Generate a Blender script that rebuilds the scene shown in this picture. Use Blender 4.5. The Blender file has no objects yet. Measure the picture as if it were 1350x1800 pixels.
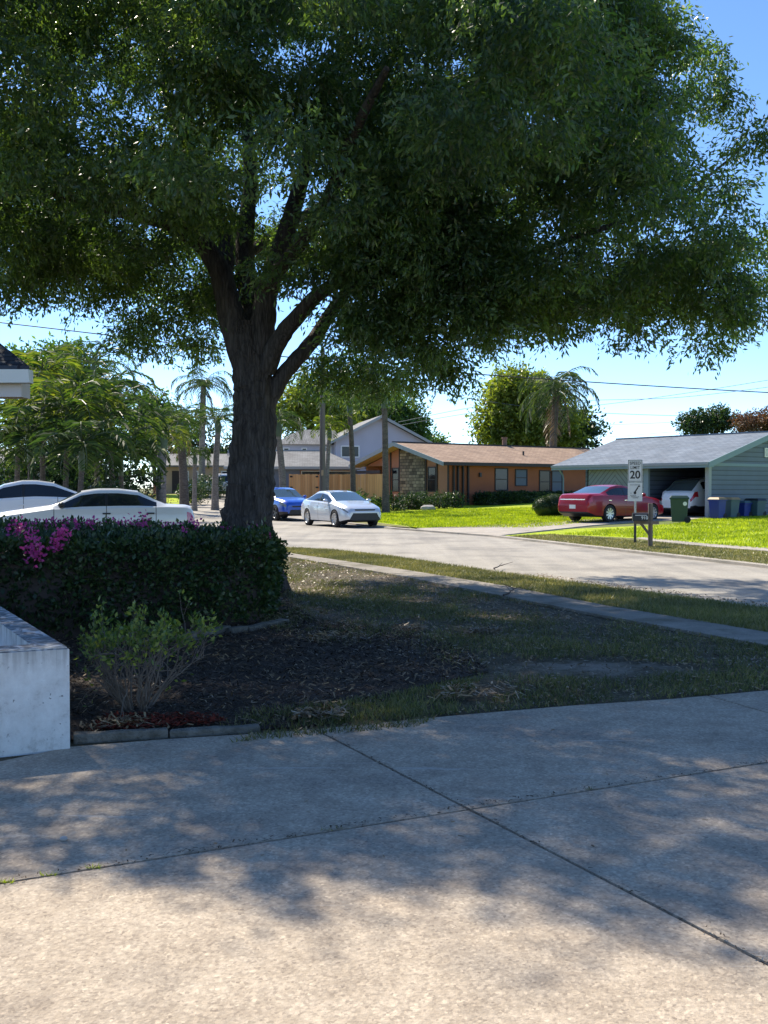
import bpy, bmesh, math, random
import numpy as np
from mathutils import Vector, Matrix
R = math.radians
SC = bpy.context.scene
COL = SC.collection

# ------------------------------------------------------------------ camera, sky, sun, exposure
CAM_H = 1.5
PITCH = math.atan(42/1800)
cd = bpy.data.cameras.new('camera'); cam = bpy.data.objects.new('camera', cd); COL.objects.link(cam)
cam.location = (0, 0, CAM_H); cam.rotation_euler = (R(90)-PITCH, 0, 0)
cd.sensor_fit = 'VERTICAL'; cd.sensor_height = 36; cd.lens = 36
cd.clip_start = 0.1; cd.clip_end = 3000
SC.camera = cam

SUN_EL, SUN_AZ = R(47), R(-36)
w = bpy.data.worlds.new('World'); SC.world = w; w.use_nodes = True
nt = w.node_tree
sky = nt.nodes.new('ShaderNodeTexSky'); sky.sky_type = 'NISHITA'; sky.sun_disc = False
sky.sun_elevation = SUN_EL; sky.sun_rotation = SUN_AZ; sky.air_density = 0.62; sky.dust_density = 0.0; sky.ozone_density = 3.0; sky.altitude = 0
hs = nt.nodes.new('ShaderNodeHueSaturation'); hs.inputs['Saturation'].default_value = 1.08
nt.links.new(sky.outputs[0], hs.inputs['Color']); nt.links.new(hs.outputs[0], nt.nodes['Background'].inputs[0]); nt.nodes['Background'].inputs[1].default_value = 0.135
sd = bpy.data.lights.new('sun', 'SUN'); sun = bpy.data.objects.new('sun', sd); COL.objects.link(sun)
sd.energy = 4.3; sd.angle = R(0.53); sd.color = (1.0, 0.91, 0.76)
sdir = Vector((math.sin(SUN_AZ)*math.cos(SUN_EL), math.cos(SUN_AZ)*math.cos(SUN_EL), math.sin(SUN_EL)))
sun.rotation_euler = sdir.to_track_quat('Z', 'Y').to_euler(); sun.location = (-20, 25, 40)
SC.view_settings.view_transform = 'Standard'; SC.view_settings.look = 'None'
SC.view_settings.exposure = 1.05; SC.view_settings.gamma = 1
SC.render.engine = 'CYCLES'
SC.cycles.max_bounces = 7; SC.cycles.transparent_max_bounces = 8; SC.cycles.transmission_bounces = 6
SC.cycles.caustics_reflective = False; SC.cycles.caustics_refractive = False
SC.cycles.sample_clamp_indirect = 6
SC.cycles.use_denoising = True

# ------------------------------------------------------------------ terrain
NEARK = [(40,-60),(20,-20),(9,4.2),(4.73,12.7),(3.36,15.4),(2.04,18.1),(0.17,22.3),(-1.2,24.6),(-2.5,25.6),(-4.2,25.4),(-5.2,23.6),(-6.6,20.8),(-10,19.5),(-60,16)]
FARK = [(44,-60),(24,-20),(12.5,4),(9.6,12),(7.3,19.4),(5.2,26),(3.3,32.1),(1.4,35.8),(0.3,38),(-1.4,43),(-3.2,49),(-5,55),(-7.6,59.5),(-11,63),(-16,65.5),(-30,68),(-90,72)]
def d_far(x, y):
    best, sg = 1e9, 1
    for (ax, ay), (bx, by) in zip(FARK[:-1], FARK[1:]):
        dx, dy = bx-ax, by-ay
        t = ((x-ax)*dx+(y-ay)*dy)/(dx*dx+dy*dy); t = min(1, max(0, t))
        ex, ey = x-ax-dx*t, y-ay-dy*t
        d = ex*ex+ey*ey
        if d < best: best, sg = d, -(dx*ey-dy*ex)
    return math.sqrt(best)*(1 if sg > 0 else -1)
def gz(x, y):
    d = d_far(x, y)
    return 0.02*min(16, max(0, d)) + 0.02*min(38, max(0, y-48))
def ray(px, py):
    a, b = (px-675)/1800, (900-py)/1800
    c, s = math.cos(PITCH), math.sin(PITCH)
    return Vector((a, c+b*s, -s+b*c))
def P(px, py, Y):
    d = ray(px, py); return Vector((0, 0, CAM_H)) + d*(Y/d.y)
def G(px, py, z=0.0):
    d = ray(px, py); t = (z-CAM_H)/d.z; return Vector((d.x*t, d.y*t, z))
def GT(px, py):
    z = 0.0
    for _ in range(25):
        p = G(px, py, z); z = z*0.5+0.5*gz(p.x, p.y)
    return G(px, py, z)
def G2(px, py): p = G(px, py); return (p.x, p.y)
def GT2(px, py): p = GT(px, py); return (p.x, p.y)

# ------------------------------------------------------------------ materials
def mat(name): 
    m = bpy.data.materials.new(name); m.use_nodes = True
    return m, m.node_tree, m.node_tree.nodes['Principled BSDF']
def N(t, kind, **kw):
    n = t.nodes.new(kind)
    for k, v in kw.items():
        if k in n.inputs: n.inputs[k].default_value = v
        else: setattr(n, k, v)
    return n
def ramp(t, src, stops):
    r = t.nodes.new('ShaderNodeValToRGB'); e = r.color_ramp.elements
    while len(e) < len(stops): e.new(0.5)
    for el, (p, c) in zip(e, stops): el.position = p; el.color = (*c, 1) if len(c) == 3 else c
    t.links.new(src, r.inputs[0]); return r
def mix(t, fac, a, b, mode='MIX'):
    n = t.nodes.new('ShaderNodeMix'); n.data_type = 'RGBA'; n.blend_type = mode
    for i, v in ((0, fac), (6, a), (7, b)):
        if hasattr(v, 'is_output'): t.links.new(v, n.inputs[i])
        else: n.inputs[i].default_value = v if i == 0 else (*v, 1)
    return n.outputs[2]
def flat(name, col, rough=0.6, metal=0.0, spec=0.5, coat=0.0, bump=0.0, bscale=60, var=0.0):
    m, t, b = mat(name)
    b.inputs['Base Color'].default_value = (*col, 1); b.inputs['Roughness'].default_value = rough
    b.inputs['Metallic'].default_value = metal; b.inputs['Specular IOR Level'].default_value = spec
    b.inputs['Coat Weight'].default_value = coat; b.inputs['Coat Roughness'].default_value = 0.04
    if bump or var:
        tc = N(t, 'ShaderNodeTexCoord'); no = N(t, 'ShaderNodeTexNoise', Scale=bscale, Detail=6.0)
        t.links.new(tc.outputs['Object'], no.inputs['Vector'])
        if bump:
            bp = N(t, 'ShaderNodeBump', Strength=bump, Distance=0.02); t.links.new(no.outputs[0], bp.inputs['Height'])
            t.links.new(bp.outputs[0], b.inputs['Normal'])
        if var:
            n2 = N(t, 'ShaderNodeTexNoise', Scale=bscale*0.12, Detail=5.0); t.links.new(tc.outputs['Object'], n2.inputs['Vector'])
            r = ramp(t, n2.outputs[0], [(0.3, [c*(1-var) for c in col]), (0.7, [min(1, c*(1+var)) for c in col])])
            t.links.new(r.outputs[0], b.inputs['Base Color'])
    return m
def leafmat(name, cols, trans=0.4, tcol=None, rough=0.45, spec=0.4):
    m, t, b = mat(name)
    g = N(t, 'ShaderNodeNewGeometry')
    r = ramp(t, g.outputs['Random Per Island'], [(i/(len(cols)-1), c) for i, c in enumerate(cols)])
    tc = N(t, 'ShaderNodeTexCoord'); no = N(t, 'ShaderNodeTexNoise', Scale=0.9, Detail=2.0)
    t.links.new(tc.outputs['Object'], no.inputs['Vector'])
    r2 = ramp(t, no.outputs[0], [(0.35, (0.65, 0.7, 0.7)), (0.65, (1.25, 1.2, 1.0))])
    c = mix(t, 1.0, r.outputs[0], r2.outputs[0], 'MULTIPLY')
    t.links.new(c, b.inputs['Base Color']); b.inputs['Roughness'].default_value = rough; b.inputs['Specular IOR Level'].default_value = spec
    tr = N(t, 'ShaderNodeBsdfTranslucent')
    tc2 = mix(t, 1.0, c, tcol or (2.2, 2.4, 0.9), 'MULTIPLY'); t.links.new(tc2, tr.inputs[0])
    ms = N(t, 'ShaderNodeMixShader'); ms.inputs[0].default_value = trans
    t.links.new(b.outputs[0], ms.inputs[1]); t.links.new(tr.outputs[0], ms.inputs[2])
    t.links.new(ms.outputs[0], t.nodes['Material Output'].inputs[0])
    return m
def ground_mat(name, stops, scale, detail=8, bump=0.4, speck=None, speck_scale=90, patch=None, rough=0.9, bdist=0.02, streak=None):
    """noise-driven ground colour, with an optional fine speckle and large patches"""
    m, t, b = mat(name)
    tc = N(t, 'ShaderNodeTexCoord')
    no = N(t, 'ShaderNodeTexNoise', Scale=scale, Detail=float(detail), Roughness=0.65); t.links.new(tc.outputs['Object'], no.inputs['Vector'])
    c = ramp(t, no.outputs[0], stops).outputs[0]
    if patch:
        n3 = N(t, 'ShaderNodeTexNoise', Scale=patch[0], Detail=5.0, Roughness=0.6); t.links.new(tc.outputs['Object'], n3.inputs['Vector'])
        f = ramp(t, n3.outputs[0], [(patch[1], (0, 0, 0)), (patch[2], (1, 1, 1))]).outputs[0]
        c = mix(t, f, c, patch[3])
    if speck:
        v = N(t, 'ShaderNodeTexVoronoi', Scale=speck_scale); t.links.new(tc.outputs['Object'], v.inputs['Vector'])
        f = ramp(t, v.outputs['Color'], speck).outputs[0]
        c = mix(t, 1.0, c, f, 'MULTIPLY')
    if streak:
        mp = N(t, 'ShaderNodeMapping'); mp.inputs['Scale'].default_value = streak[0]; mp.inputs['Rotation'].default_value = (0, 0, streak[1])
        t.links.new(tc.outputs['Object'], mp.inputs[0])
        n4 = N(t, 'ShaderNodeTexNoise', Scale=1.0, Detail=6.0); t.links.new(mp.outputs[0], n4.inputs['Vector'])
        f = ramp(t, n4.outputs[0], [(0.35, streak[2]), (0.65, streak[3])]).outputs[0]
        c = mix(t, 1.0, c, f, 'MULTIPLY')
    t.links.new(c, b.inputs['Base Color']); b.inputs['Roughness'].default_value = rough; b.inputs['Specular IOR Level'].default_value = 0.25
    n2 = N(t, 'ShaderNodeTexNoise', Scale=max(scale*4, speck_scale if speck else 0), Detail=6.0); t.links.new(tc.outputs['Object'], n2.inputs['Vector'])
    bp = N(t, 'ShaderNodeBump', Strength=bump, Distance=bdist); t.links.new(n2.outputs[0], bp.inputs['Height']); t.links.new(bp.outputs[0], b.inputs['Normal'])
    return m

M = {}
M['concrete'] = ground_mat('driveway_concrete', [(0.25, (0.29, 0.24, 0.19)), (0.5, (0.42, 0.355, 0.28)), (0.75, (0.52, 0.445, 0.355))], 3.2, bump=0.5,
    speck=[(0.0, (0.62, 0.6, 0.6)), (0.3, (0.88, 0.87, 0.86)), (0.8, (1.1, 1.08, 1.05)), (1, (1.38, 1.36, 1.3))], speck_scale=95, patch=(0.9, 0.52, 0.72, (0.25, 0.22, 0.19)), bdist=0.008)
def worn(m):
    t = m.node_tree; b = t.nodes['Principled BSDF']; src = b.inputs['Base Color'].links[0].from_socket; tc = N(t, 'ShaderNodeTexCoord')
    v = N(t, 'ShaderNodeTexVoronoi', Scale=38.0); t.links.new(tc.outputs['Object'], v.inputs['Vector'])
    c = mix(t, 1.0, src, ramp(t, v.outputs['Distance'], [(0.0, (1.14, 1.12, 1.08)), (0.3, (1, 1, 1)), (0.7, (0.86, 0.85, 0.84))]).outputs[0], 'MULTIPLY')
    mp = N(t, 'ShaderNodeMapping'); mp.inputs['Rotation'].default_value = (0, 0, R(38)); mp.inputs['Scale'].default_value = (0.7, 9, 1); t.links.new(tc.outputs['Object'], mp.inputs[0])
    n1 = N(t, 'ShaderNodeTexNoise', Scale=1.0, Detail=3.0, Distortion=0.8); t.links.new(mp.outputs[0], n1.inputs['Vector'])
    c = mix(t, ramp(t, n1.outputs[0], [(0.66, (0, 0, 0)), (0.74, (0.5, 0.5, 0.5))]).outputs[0], c, (0.5, 0.46, 0.41))
    n2 = N(t, 'ShaderNodeTexNoise', Scale=1.7, Detail=8.0, Distortion=0.6, Roughness=0.7); t.links.new(tc.outputs['Object'], n2.inputs['Vector'])
    c = mix(t, ramp(t, n2.outputs[0], [(0.6, (0, 0, 0)), (0.7, (0.6, 0.6, 0.6))]).outputs[0], c, (0.16, 0.14, 0.12))
    t.links.new(c, b.inputs['Base Color'])
    bp = N(t, 'ShaderNodeBump', Strength=0.2, Distance=0.004); t.links.new(v.outputs['Distance'], bp.inputs['Height']); old = b.inputs['Normal'].links[0].from_socket
    t.links.new(old, bp.inputs['Normal']); bp.invert = True; t.links.new(bp.outputs[0], b.inputs['Normal'])
worn(M['concrete'])
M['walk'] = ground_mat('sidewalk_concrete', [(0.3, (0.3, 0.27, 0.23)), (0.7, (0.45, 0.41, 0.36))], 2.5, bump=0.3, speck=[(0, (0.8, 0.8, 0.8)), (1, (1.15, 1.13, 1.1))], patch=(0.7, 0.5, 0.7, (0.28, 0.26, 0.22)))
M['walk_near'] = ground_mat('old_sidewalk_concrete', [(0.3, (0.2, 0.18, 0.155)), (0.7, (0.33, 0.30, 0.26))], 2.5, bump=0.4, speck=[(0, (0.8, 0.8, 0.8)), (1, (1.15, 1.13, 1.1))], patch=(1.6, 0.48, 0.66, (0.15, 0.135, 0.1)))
M['road'] = ground_mat('road_asphalt', [(0.3, (0.29, 0.27, 0.235)), (0.7, (0.38, 0.355, 0.31))], 0.6, bump=0.3, speck=[(0, (0.8, 0.8, 0.8)), (1, (1.14, 1.12, 1.1))], speck_scale=40, patch=(0.45, 0.5, 0.62, (0.24, 0.225, 0.2)),
    streak=((2.2, 0.12, 1), R(-22), (0.86, 0.86, 0.87), (1.06, 1.05, 1.04)))
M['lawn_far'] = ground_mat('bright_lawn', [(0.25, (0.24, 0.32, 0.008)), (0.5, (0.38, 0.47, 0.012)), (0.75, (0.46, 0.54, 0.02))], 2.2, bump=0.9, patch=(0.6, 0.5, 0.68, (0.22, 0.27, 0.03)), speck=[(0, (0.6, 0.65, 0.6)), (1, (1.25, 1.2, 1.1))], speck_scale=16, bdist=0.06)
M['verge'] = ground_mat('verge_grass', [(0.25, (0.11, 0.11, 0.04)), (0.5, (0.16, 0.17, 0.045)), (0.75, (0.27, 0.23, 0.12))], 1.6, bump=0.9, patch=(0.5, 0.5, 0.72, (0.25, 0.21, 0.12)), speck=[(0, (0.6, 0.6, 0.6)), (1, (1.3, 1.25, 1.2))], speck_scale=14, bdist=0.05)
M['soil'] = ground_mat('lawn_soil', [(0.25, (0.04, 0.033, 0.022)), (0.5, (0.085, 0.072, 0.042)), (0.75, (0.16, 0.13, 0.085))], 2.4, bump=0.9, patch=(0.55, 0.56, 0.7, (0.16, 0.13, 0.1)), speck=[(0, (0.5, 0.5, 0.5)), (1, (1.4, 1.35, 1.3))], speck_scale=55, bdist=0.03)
def sand_into(m, cx, cy, rx, ry):
    t = m.node_tree; b = t.nodes['Principled BSDF']; src = b.inputs['Base Color'].links[0].from_socket
    tc = N(t, 'ShaderNodeTexCoord'); mp = N(t, 'ShaderNodeMapping'); mp.inputs['Location'].default_value = (-cx/rx, -cy/ry, 0); mp.inputs['Scale'].default_value = (1/rx, 1/ry, 0)
    t.links.new(tc.outputs['Object'], mp.inputs[0]); ln = N(t, 'ShaderNodeVectorMath', operation='LENGTH'); t.links.new(mp.outputs[0], ln.inputs[0])
    no = N(t, 'ShaderNodeTexNoise', Scale=3.5, Detail=9.0, Roughness=0.7); t.links.new(tc.outputs['Object'], no.inputs['Vector'])
    m1 = N(t, 'ShaderNodeMath', operation='MULTIPLY_ADD'); t.links.new(no.outputs[0], m1.inputs[0]); m1.inputs[1].default_value = 3.2; t.links.new(ln.outputs['Value'], m1.inputs[2])
    f = ramp(t, m1.outputs[0], [(0.0, (1, 1, 1)), (1.0, (0, 0, 0))]); f.color_ramp.elements[0].position = 0.0
    mr = N(t, 'ShaderNodeMapRange'); mr.inputs[1].default_value = 1.45; mr.inputs[2].default_value = 2.4; mr.inputs[3].default_value = 0.8; mr.inputs[4].default_value = 0.0
    t.links.new(m1.outputs[0], mr.inputs[0]); t.links.new(mix(t, mr.outputs[0], src, (0.32, 0.27, 0.22)), b.inputs['Base Color'])
sand_into(M['soil'], 1.72, 8.55, 1.0, 0.55)
M['sand'] = ground_mat('bare_sand', [(0.3, (0.26, 0.23, 0.2)), (0.7, (0.42, 0.39, 0.36))], 5, bump=0.6, speck=[(0, (0.6, 0.6, 0.6)), (1, (1.2, 1.2, 1.2))])
M['mulch'] = ground_mat('mulch_bed', [(0.3, (0.028, 0.021, 0.017)), (0.6, (0.06, 0.044, 0.035)), (0.8, (0.11, 0.085, 0.065))], 14, bump=1.0, bdist=0.04)
M['ground'] = ground_mat('far_ground', [(0.3, (0.09, 0.12, 0.03)), (0.6, (0.15, 0.16, 0.06)), (0.8, (0.22, 0.19, 0.11))], 0.5, bump=0.5, patch=(0.2, 0.45, 0.65, (0.12, 0.17, 0.03)))
M['leaf_oak'] = leafmat('oak_leaf', [(0.04, 0.07, 0.042), (0.055, 0.095, 0.05), (0.065, 0.11, 0.05), (0.085, 0.135, 0.052), (0.11, 0.15, 0.05)], 0.5, (2.2, 2.4, 0.75), rough=0.36, spec=0.6)
M['leaf_hedge'] = leafmat('hedge_leaf', [(0.012, 0.028, 0.012), (0.022, 0.05, 0.018), (0.035, 0.065, 0.022), (0.08, 0.095, 0.04)], 0.2)
M['leaf_shrub'] = leafmat('shrub_leaf', [(0.05, 0.085, 0.03), (0.10, 0.14, 0.035), (0.24, 0.24, 0.06), (0.07, 0.11, 0.04)], 0.35)
M['flower'] = leafmat('magenta_bract', [(0.45, 0.045, 0.25), (0.55, 0.08, 0.34), (0.36, 0.04, 0.22)], 0.4, (1.3, 1.1, 1.2))
M['palm'] = leafmat('palm_leaf', [(0.02, 0.04, 0.016), (0.035, 0.065, 0.022), (0.05, 0.09, 0.028), (0.1, 0.13, 0.05)], 0.28, rough=0.65, spec=0.2)
M['palm_yellow'] = leafmat('palm_leaf_yellow', [(0.04, 0.075, 0.02), (0.07, 0.115, 0.025), (0.17, 0.18, 0.035), (0.05, 0.09, 0.025)], 0.38, rough=0.65, spec=0.2)
M['palm_grey'] = leafmat('queen_palm_leaf', [(0.035, 0.06, 0.03), (0.055, 0.085, 0.04), (0.085, 0.11, 0.05)], 0.25, rough=0.65, spec=0.2)
M['palm_dead'] = leafmat('dry_frond', [(0.16, 0.11, 0.07), (0.26, 0.19, 0.12)], 0.2, (1, 1, 1))
M['leaf_broad'] = leafmat('broadleaf', [(0.03, 0.07, 0.02), (0.055, 0.11, 0.03), (0.09, 0.15, 0.04), (0.14, 0.20, 0.05)], 0.3)
M['leaf_yellow'] = leafmat('spring_leaf', [(0.12, 0.15, 0.03), (0.20, 0.22, 0.04), (0.09, 0.13, 0.03)], 0.4)
M['leaf_dark'] = leafmat('dark_leaf', [(0.015, 0.035, 0.015), (0.03, 0.06, 0.02), (0.05, 0.09, 0.03)], 0.2)
M['leaf_bronze'] = leafmat('bronze_leaf', [(0.12, 0.06, 0.035), (0.2, 0.11, 0.06), (0.07, 0.07, 0.03)], 0.25, (1.4, 1.1, 1))
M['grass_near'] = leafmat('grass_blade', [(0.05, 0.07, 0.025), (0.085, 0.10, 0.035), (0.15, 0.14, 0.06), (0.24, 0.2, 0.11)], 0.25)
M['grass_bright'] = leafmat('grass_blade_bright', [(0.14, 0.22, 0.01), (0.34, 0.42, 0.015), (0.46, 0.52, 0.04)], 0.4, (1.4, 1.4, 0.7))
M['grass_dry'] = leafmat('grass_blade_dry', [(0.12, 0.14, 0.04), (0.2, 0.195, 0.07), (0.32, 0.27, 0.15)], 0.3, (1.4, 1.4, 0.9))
M['chip'] = leafmat('mulch_chip', [(0.025, 0.017, 0.014), (0.055, 0.038, 0.03), (0.10, 0.072, 0.055), (0.2, 0.15, 0.11)], 0.0, rough=0.85, spec=0.15)
M['red_chip'] = leafmat('red_mulch_chip', [(0.10, 0.018, 0.012), (0.17, 0.03, 0.02), (0.06, 0.02, 0.015)], 0.0, rough=0.85, spec=0.15)
M['litter'] = leafmat('fallen_leaf', [(0.14, 0.085, 0.045), (0.24, 0.16, 0.09), (0.34, 0.25, 0.16), (0.09, 0.05, 0.03)], 0.1, (1, 1, 1))
M['stem'] = flat('shrub_stem', (0.17, 0.13, 0.10), 0.9, bump=0.3)
M['dark_stem'] = flat('dark_stem', (0.05, 0.035, 0.028), 0.9)
def bark_mat(name, c0, c1, sx=9, sz=1.6, bump=1.0, ring=False):
    m, t, b = mat(name)
    tc = N(t, 'ShaderNodeTexCoord'); mp = N(t, 'ShaderNodeMapping'); mp.inputs['Scale'].default_value = (sx, sx, sz)
    t.links.new(tc.outputs['Object'], mp.inputs[0])
    no = N(t, 'ShaderNodeTexNoise', Scale=1.0, Detail=9.0, Roughness=0.7, Distortion=0.4); t.links.new(mp.outputs[0], no.inputs['Vector'])
    vo = N(t, 'ShaderNodeTexVoronoi', Scale=1.6, feature='DISTANCE_TO_EDGE'); t.links.new(mp.outputs[0], vo.inputs['Vector'])
    r = ramp(t, no.outputs[0], [(0.3, c0), (0.7, c1)])
    r2 = ramp(t, vo.outputs['Distance'], [(0.0, (0.68, 0.68, 0.68)), (0.2, (1, 1, 1))])
    t.links.new(mix(t, 1.0, r.outputs[0], r2.outputs[0], 'MULTIPLY'), b.inputs['Base Color'])
    b.inputs['Roughness'].default_value = 0.92; b.inputs['Specular IOR Level'].default_value = 0.15
    h = mix(t, 0.5, no.outputs[0], r2.outputs[0])
    bp = N(t, 'ShaderNodeBump', Strength=bump, Distance=0.05); t.links.new(h, bp.inputs['Height']); t.links.new(bp.outputs[0], b.inputs['Normal'])
    return m
M['bark'] = bark_mat('oak_bark', (0.03, 0.026, 0.026), (0.13, 0.11, 0.10), 13, 2.0)
M['palm_bark'] = bark_mat('palm_bark', (0.16, 0.135, 0.12), (0.34, 0.30, 0.27), 3, 9, 0.5)
M['palm_bark_dark'] = bark_mat('dark_palm_bark', (0.09, 0.075, 0.065), (0.2, 0.165, 0.14), 3, 9, 0.5)
M['crownshaft'] = flat('palm_crownshaft', (0.09, 0.12, 0.055), 0.5)
M['stucco'] = None
def stucco():
    m, t, b = mat('weathered_white_paint')
    tc = N(t, 'ShaderNodeTexCoord'); ge = N(t, 'ShaderNodeNewGeometry')
    n1 = N(t, 'ShaderNodeTexNoise', Scale=7.0, Detail=10.0, Roughness=0.75); t.links.new(tc.outputs['Object'], n1.inputs['Vector'])
    base = ramp(t, n1.outputs[0], [(0.3, (0.38, 0.36, 0.33)), (0.45, (0.64, 0.62, 0.59)), (0.7, (0.78, 0.77, 0.74))]).outputs[0]
    mp = N(t, 'ShaderNodeMapping'); mp.inputs['Scale'].default_value = (34, 34, 2.5); t.links.new(tc.outputs['Object'], mp.inputs[0])
    n2 = N(t, 'ShaderNodeTexNoise', Scale=1.0, Detail=5.0); t.links.new(mp.outputs[0], n2.inputs['Vector'])
    sx = N(t, 'ShaderNodeSeparateXYZ'); t.links.new(tc.outputs['Object'], sx.inputs[0])
    hz = N(t, 'ShaderNodeMapRange'); hz.inputs[1].default_value = 0.32; hz.inputs[2].default_value = 0.6; t.links.new(sx.outputs['Z'], hz.inputs[0])
    mu = N(t, 'ShaderNodeMath', operation='MULTIPLY'); t.links.new(hz.outputs[0], mu.inputs[0]); t.links.new(n2.outputs[0], mu.inputs[1])
    f1 = ramp(t, mu.outputs[0], [(0.25, (0, 0, 0)), (0.75, (1, 1, 1))]).outputs[0]
    c = mix(t, f1, base, (0.2, 0.18, 0.16))
    sn = N(t, 'ShaderNodeSeparateXYZ'); t.links.new(ge.outputs['Normal'], sn.inputs[0])
    n3 = N(t, 'ShaderNodeTexNoise', Scale=11.0, Detail=8.0, Distortion=1.5); t.links.new(tc.outputs['Object'], n3.inputs['Vector'])
    topc = ramp(t, n3.outputs[0], [(0.3, (0.05, 0.05, 0.055)), (0.5, (0.17, 0.18, 0.19)), (0.62, (0.45, 0.46, 0.47))]).outputs[0]
    up = ramp(t, sn.outputs['Z'], [(0.5, (0, 0, 0)), (0.7, (1, 1, 1))]).outputs[0]
    c = mix(t, up, c, topc)
    sp = N(t, 'ShaderNodeTexNoise', Scale=38.0, Detail=3.0); t.links.new(tc.outputs['Object'], sp.inputs['Vector'])
    fs = ramp(t, sp.outputs[0], [(0.68, (0, 0, 0)), (0.76, (1, 1, 1))]).outputs[0]
    c = mix(t, fs, c, (0.16, 0.15, 0.14))
    t.links.new(c, b.inputs['Base Color']); b.inputs['Roughness'].default_value = 0.85
    bp = N(t, 'ShaderNodeBump', Strength=0.6, Distance=0.01); t.links.new(n1.outputs[0], bp.inputs['Height']); t.links.new(bp.outputs[0], b.inputs['Normal'])
    return m
M['stucco'] = stucco()
def brickish(name, c1, c2, mortar, bw, bh, msize, scale=1.0, axis='XZ', bump=0.3, rough=0.85, var=None, off=0.5):
    m, t, b = mat(name)
    tc = N(t, 'ShaderNodeTexCoord'); sx = N(t, 'ShaderNodeSeparateXYZ'); t.links.new(tc.outputs['Object'], sx.inputs[0])
    cb = N(t, 'ShaderNodeCombineXYZ'); t.links.new(sx.outputs[axis[0]], cb.inputs[0]); t.links.new(sx.outputs[axis[1]], cb.inputs[1])
    br = N(t, 'ShaderNodeTexBrick'); br.offset = off
    br.inputs['Color1'].default_value = (*c1, 1); br.inputs['Color2'].default_value = (*c2, 1); br.inputs['Mortar'].default_value = (*mortar, 1)
    br.inputs['Scale'].default_value = scale; br.inputs['Brick Width'].default_value = bw; br.inputs['Row Height'].default_value = bh; br.inputs['Mortar Size'].default_value = msize
    t.links.new(cb.outputs[0], br.inputs['Vector'])
    n2 = N(t, 'ShaderNodeTexNoise', Scale=1.1, Detail=6.0); t.links.new(tc.outputs['Object'], n2.inputs['Vector'])
    r2 = ramp(t, n2.outputs[0], [(0.3, (0.82, 0.82, 0.82)), (0.7, (1.15, 1.15, 1.15))])
    t.links.new(mix(t, 1.0, br.outputs['Color'], r2.outputs[0], 'MULTIPLY'), b.inputs['Base Color'])
    b.inputs['Roughness'].default_value = rough; b.inputs['Specular IOR Level'].default_value = 0.25
    bp = N(t, 'ShaderNodeBump', Strength=bump, Distance=0.02); t.links.new(br.outputs['Color'], bp.inputs['Height']); t.links.new(bp.outputs[0], b.inputs['Normal'])
    return m
M['shingle_tan'] = brickish('tan_shingles', (0.27, 0.18, 0.125), (0.38, 0.265, 0.185), (0.18, 0.12, 0.085), 0.34, 0.15, 0.012, axis='XY')
M['shingle_blue'] = brickish('blue_grey_shingles', (0.13, 0.16, 0.20), (0.19, 0.22, 0.26), (0.09, 0.11, 0.14), 0.34, 0.15, 0.012, axis='YX')
M['shingle_grey'] = brickish('grey_shingles', (0.17, 0.17, 0.17), (0.24, 0.24, 0.235), (0.12, 0.12, 0.12), 0.34, 0.15, 0.012, axis='XY')
M['shingle_dark'] = brickish('dark_shingles', (0.035, 0.04, 0.055), (0.06, 0.07, 0.09), (0.02, 0.02, 0.03), 0.34, 0.11, 0.018, axis='XY')
M['stone'] = brickish('stacked_stone', (0.10, 0.08, 0.065), (0.34, 0.28, 0.21), (0.05, 0.045, 0.04), 0.34, 0.19, 0.016, axis='YZ', bump=0.8, off=0.37)
M['cream'] = flat('cream_wall', (0.5, 0.37, 0.25), 0.85, var=0.08, bscale=8)
M['orange'] = flat('orange_brown_wall', (0.33, 0.105, 0.042), 0.85, var=0.08, bscale=8)
M['tan_wall'] = flat('tan_gable_wall', (0.36, 0.175, 0.12), 0.85, var=0.08, bscale=8)
M['trim_dark'] = flat('dark_brown_trim', (0.04, 0.03, 0.03), 0.7)
M['trim_tan'] = flat('soffit_tan', (0.42, 0.28, 0.18), 0.8)
M['trim_grey'] = flat('grey_fascia', (0.30, 0.33, 0.34), 0.6)
M['trim_blue'] = flat('blue_grey_trim', (0.19, 0.27, 0.31), 0.6)
M['trim_white'] = flat('white_trim', (0.75, 0.75, 0.74), 0.5)
M['lavender'] = flat('lavender_grey_siding', (0.45, 0.45, 0.53), 0.8, var=0.05, bscale=6)
M['slate_wall'] = flat('slate_wall', (0.14, 0.17, 0.22), 0.8)
M['pale_wall'] = flat('pale_house_wall', (0.55, 0.5, 0.47), 0.85, var=0.08, bscale=5)
M['brown_panel'] = flat('brown_garage_door', (0.2, 0.11, 0.07), 0.7)
M['glass_dark'] = flat('dark_window_glass', (0.008, 0.012, 0.02), 0.1, spec=0.3)
M['glass_blue'] = flat('window_glass', (0.02, 0.035, 0.06), 0.1, spec=0.35)
M['blind'] = flat('window_blind', (0.05, 0.075, 0.11), 0.4)
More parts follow.
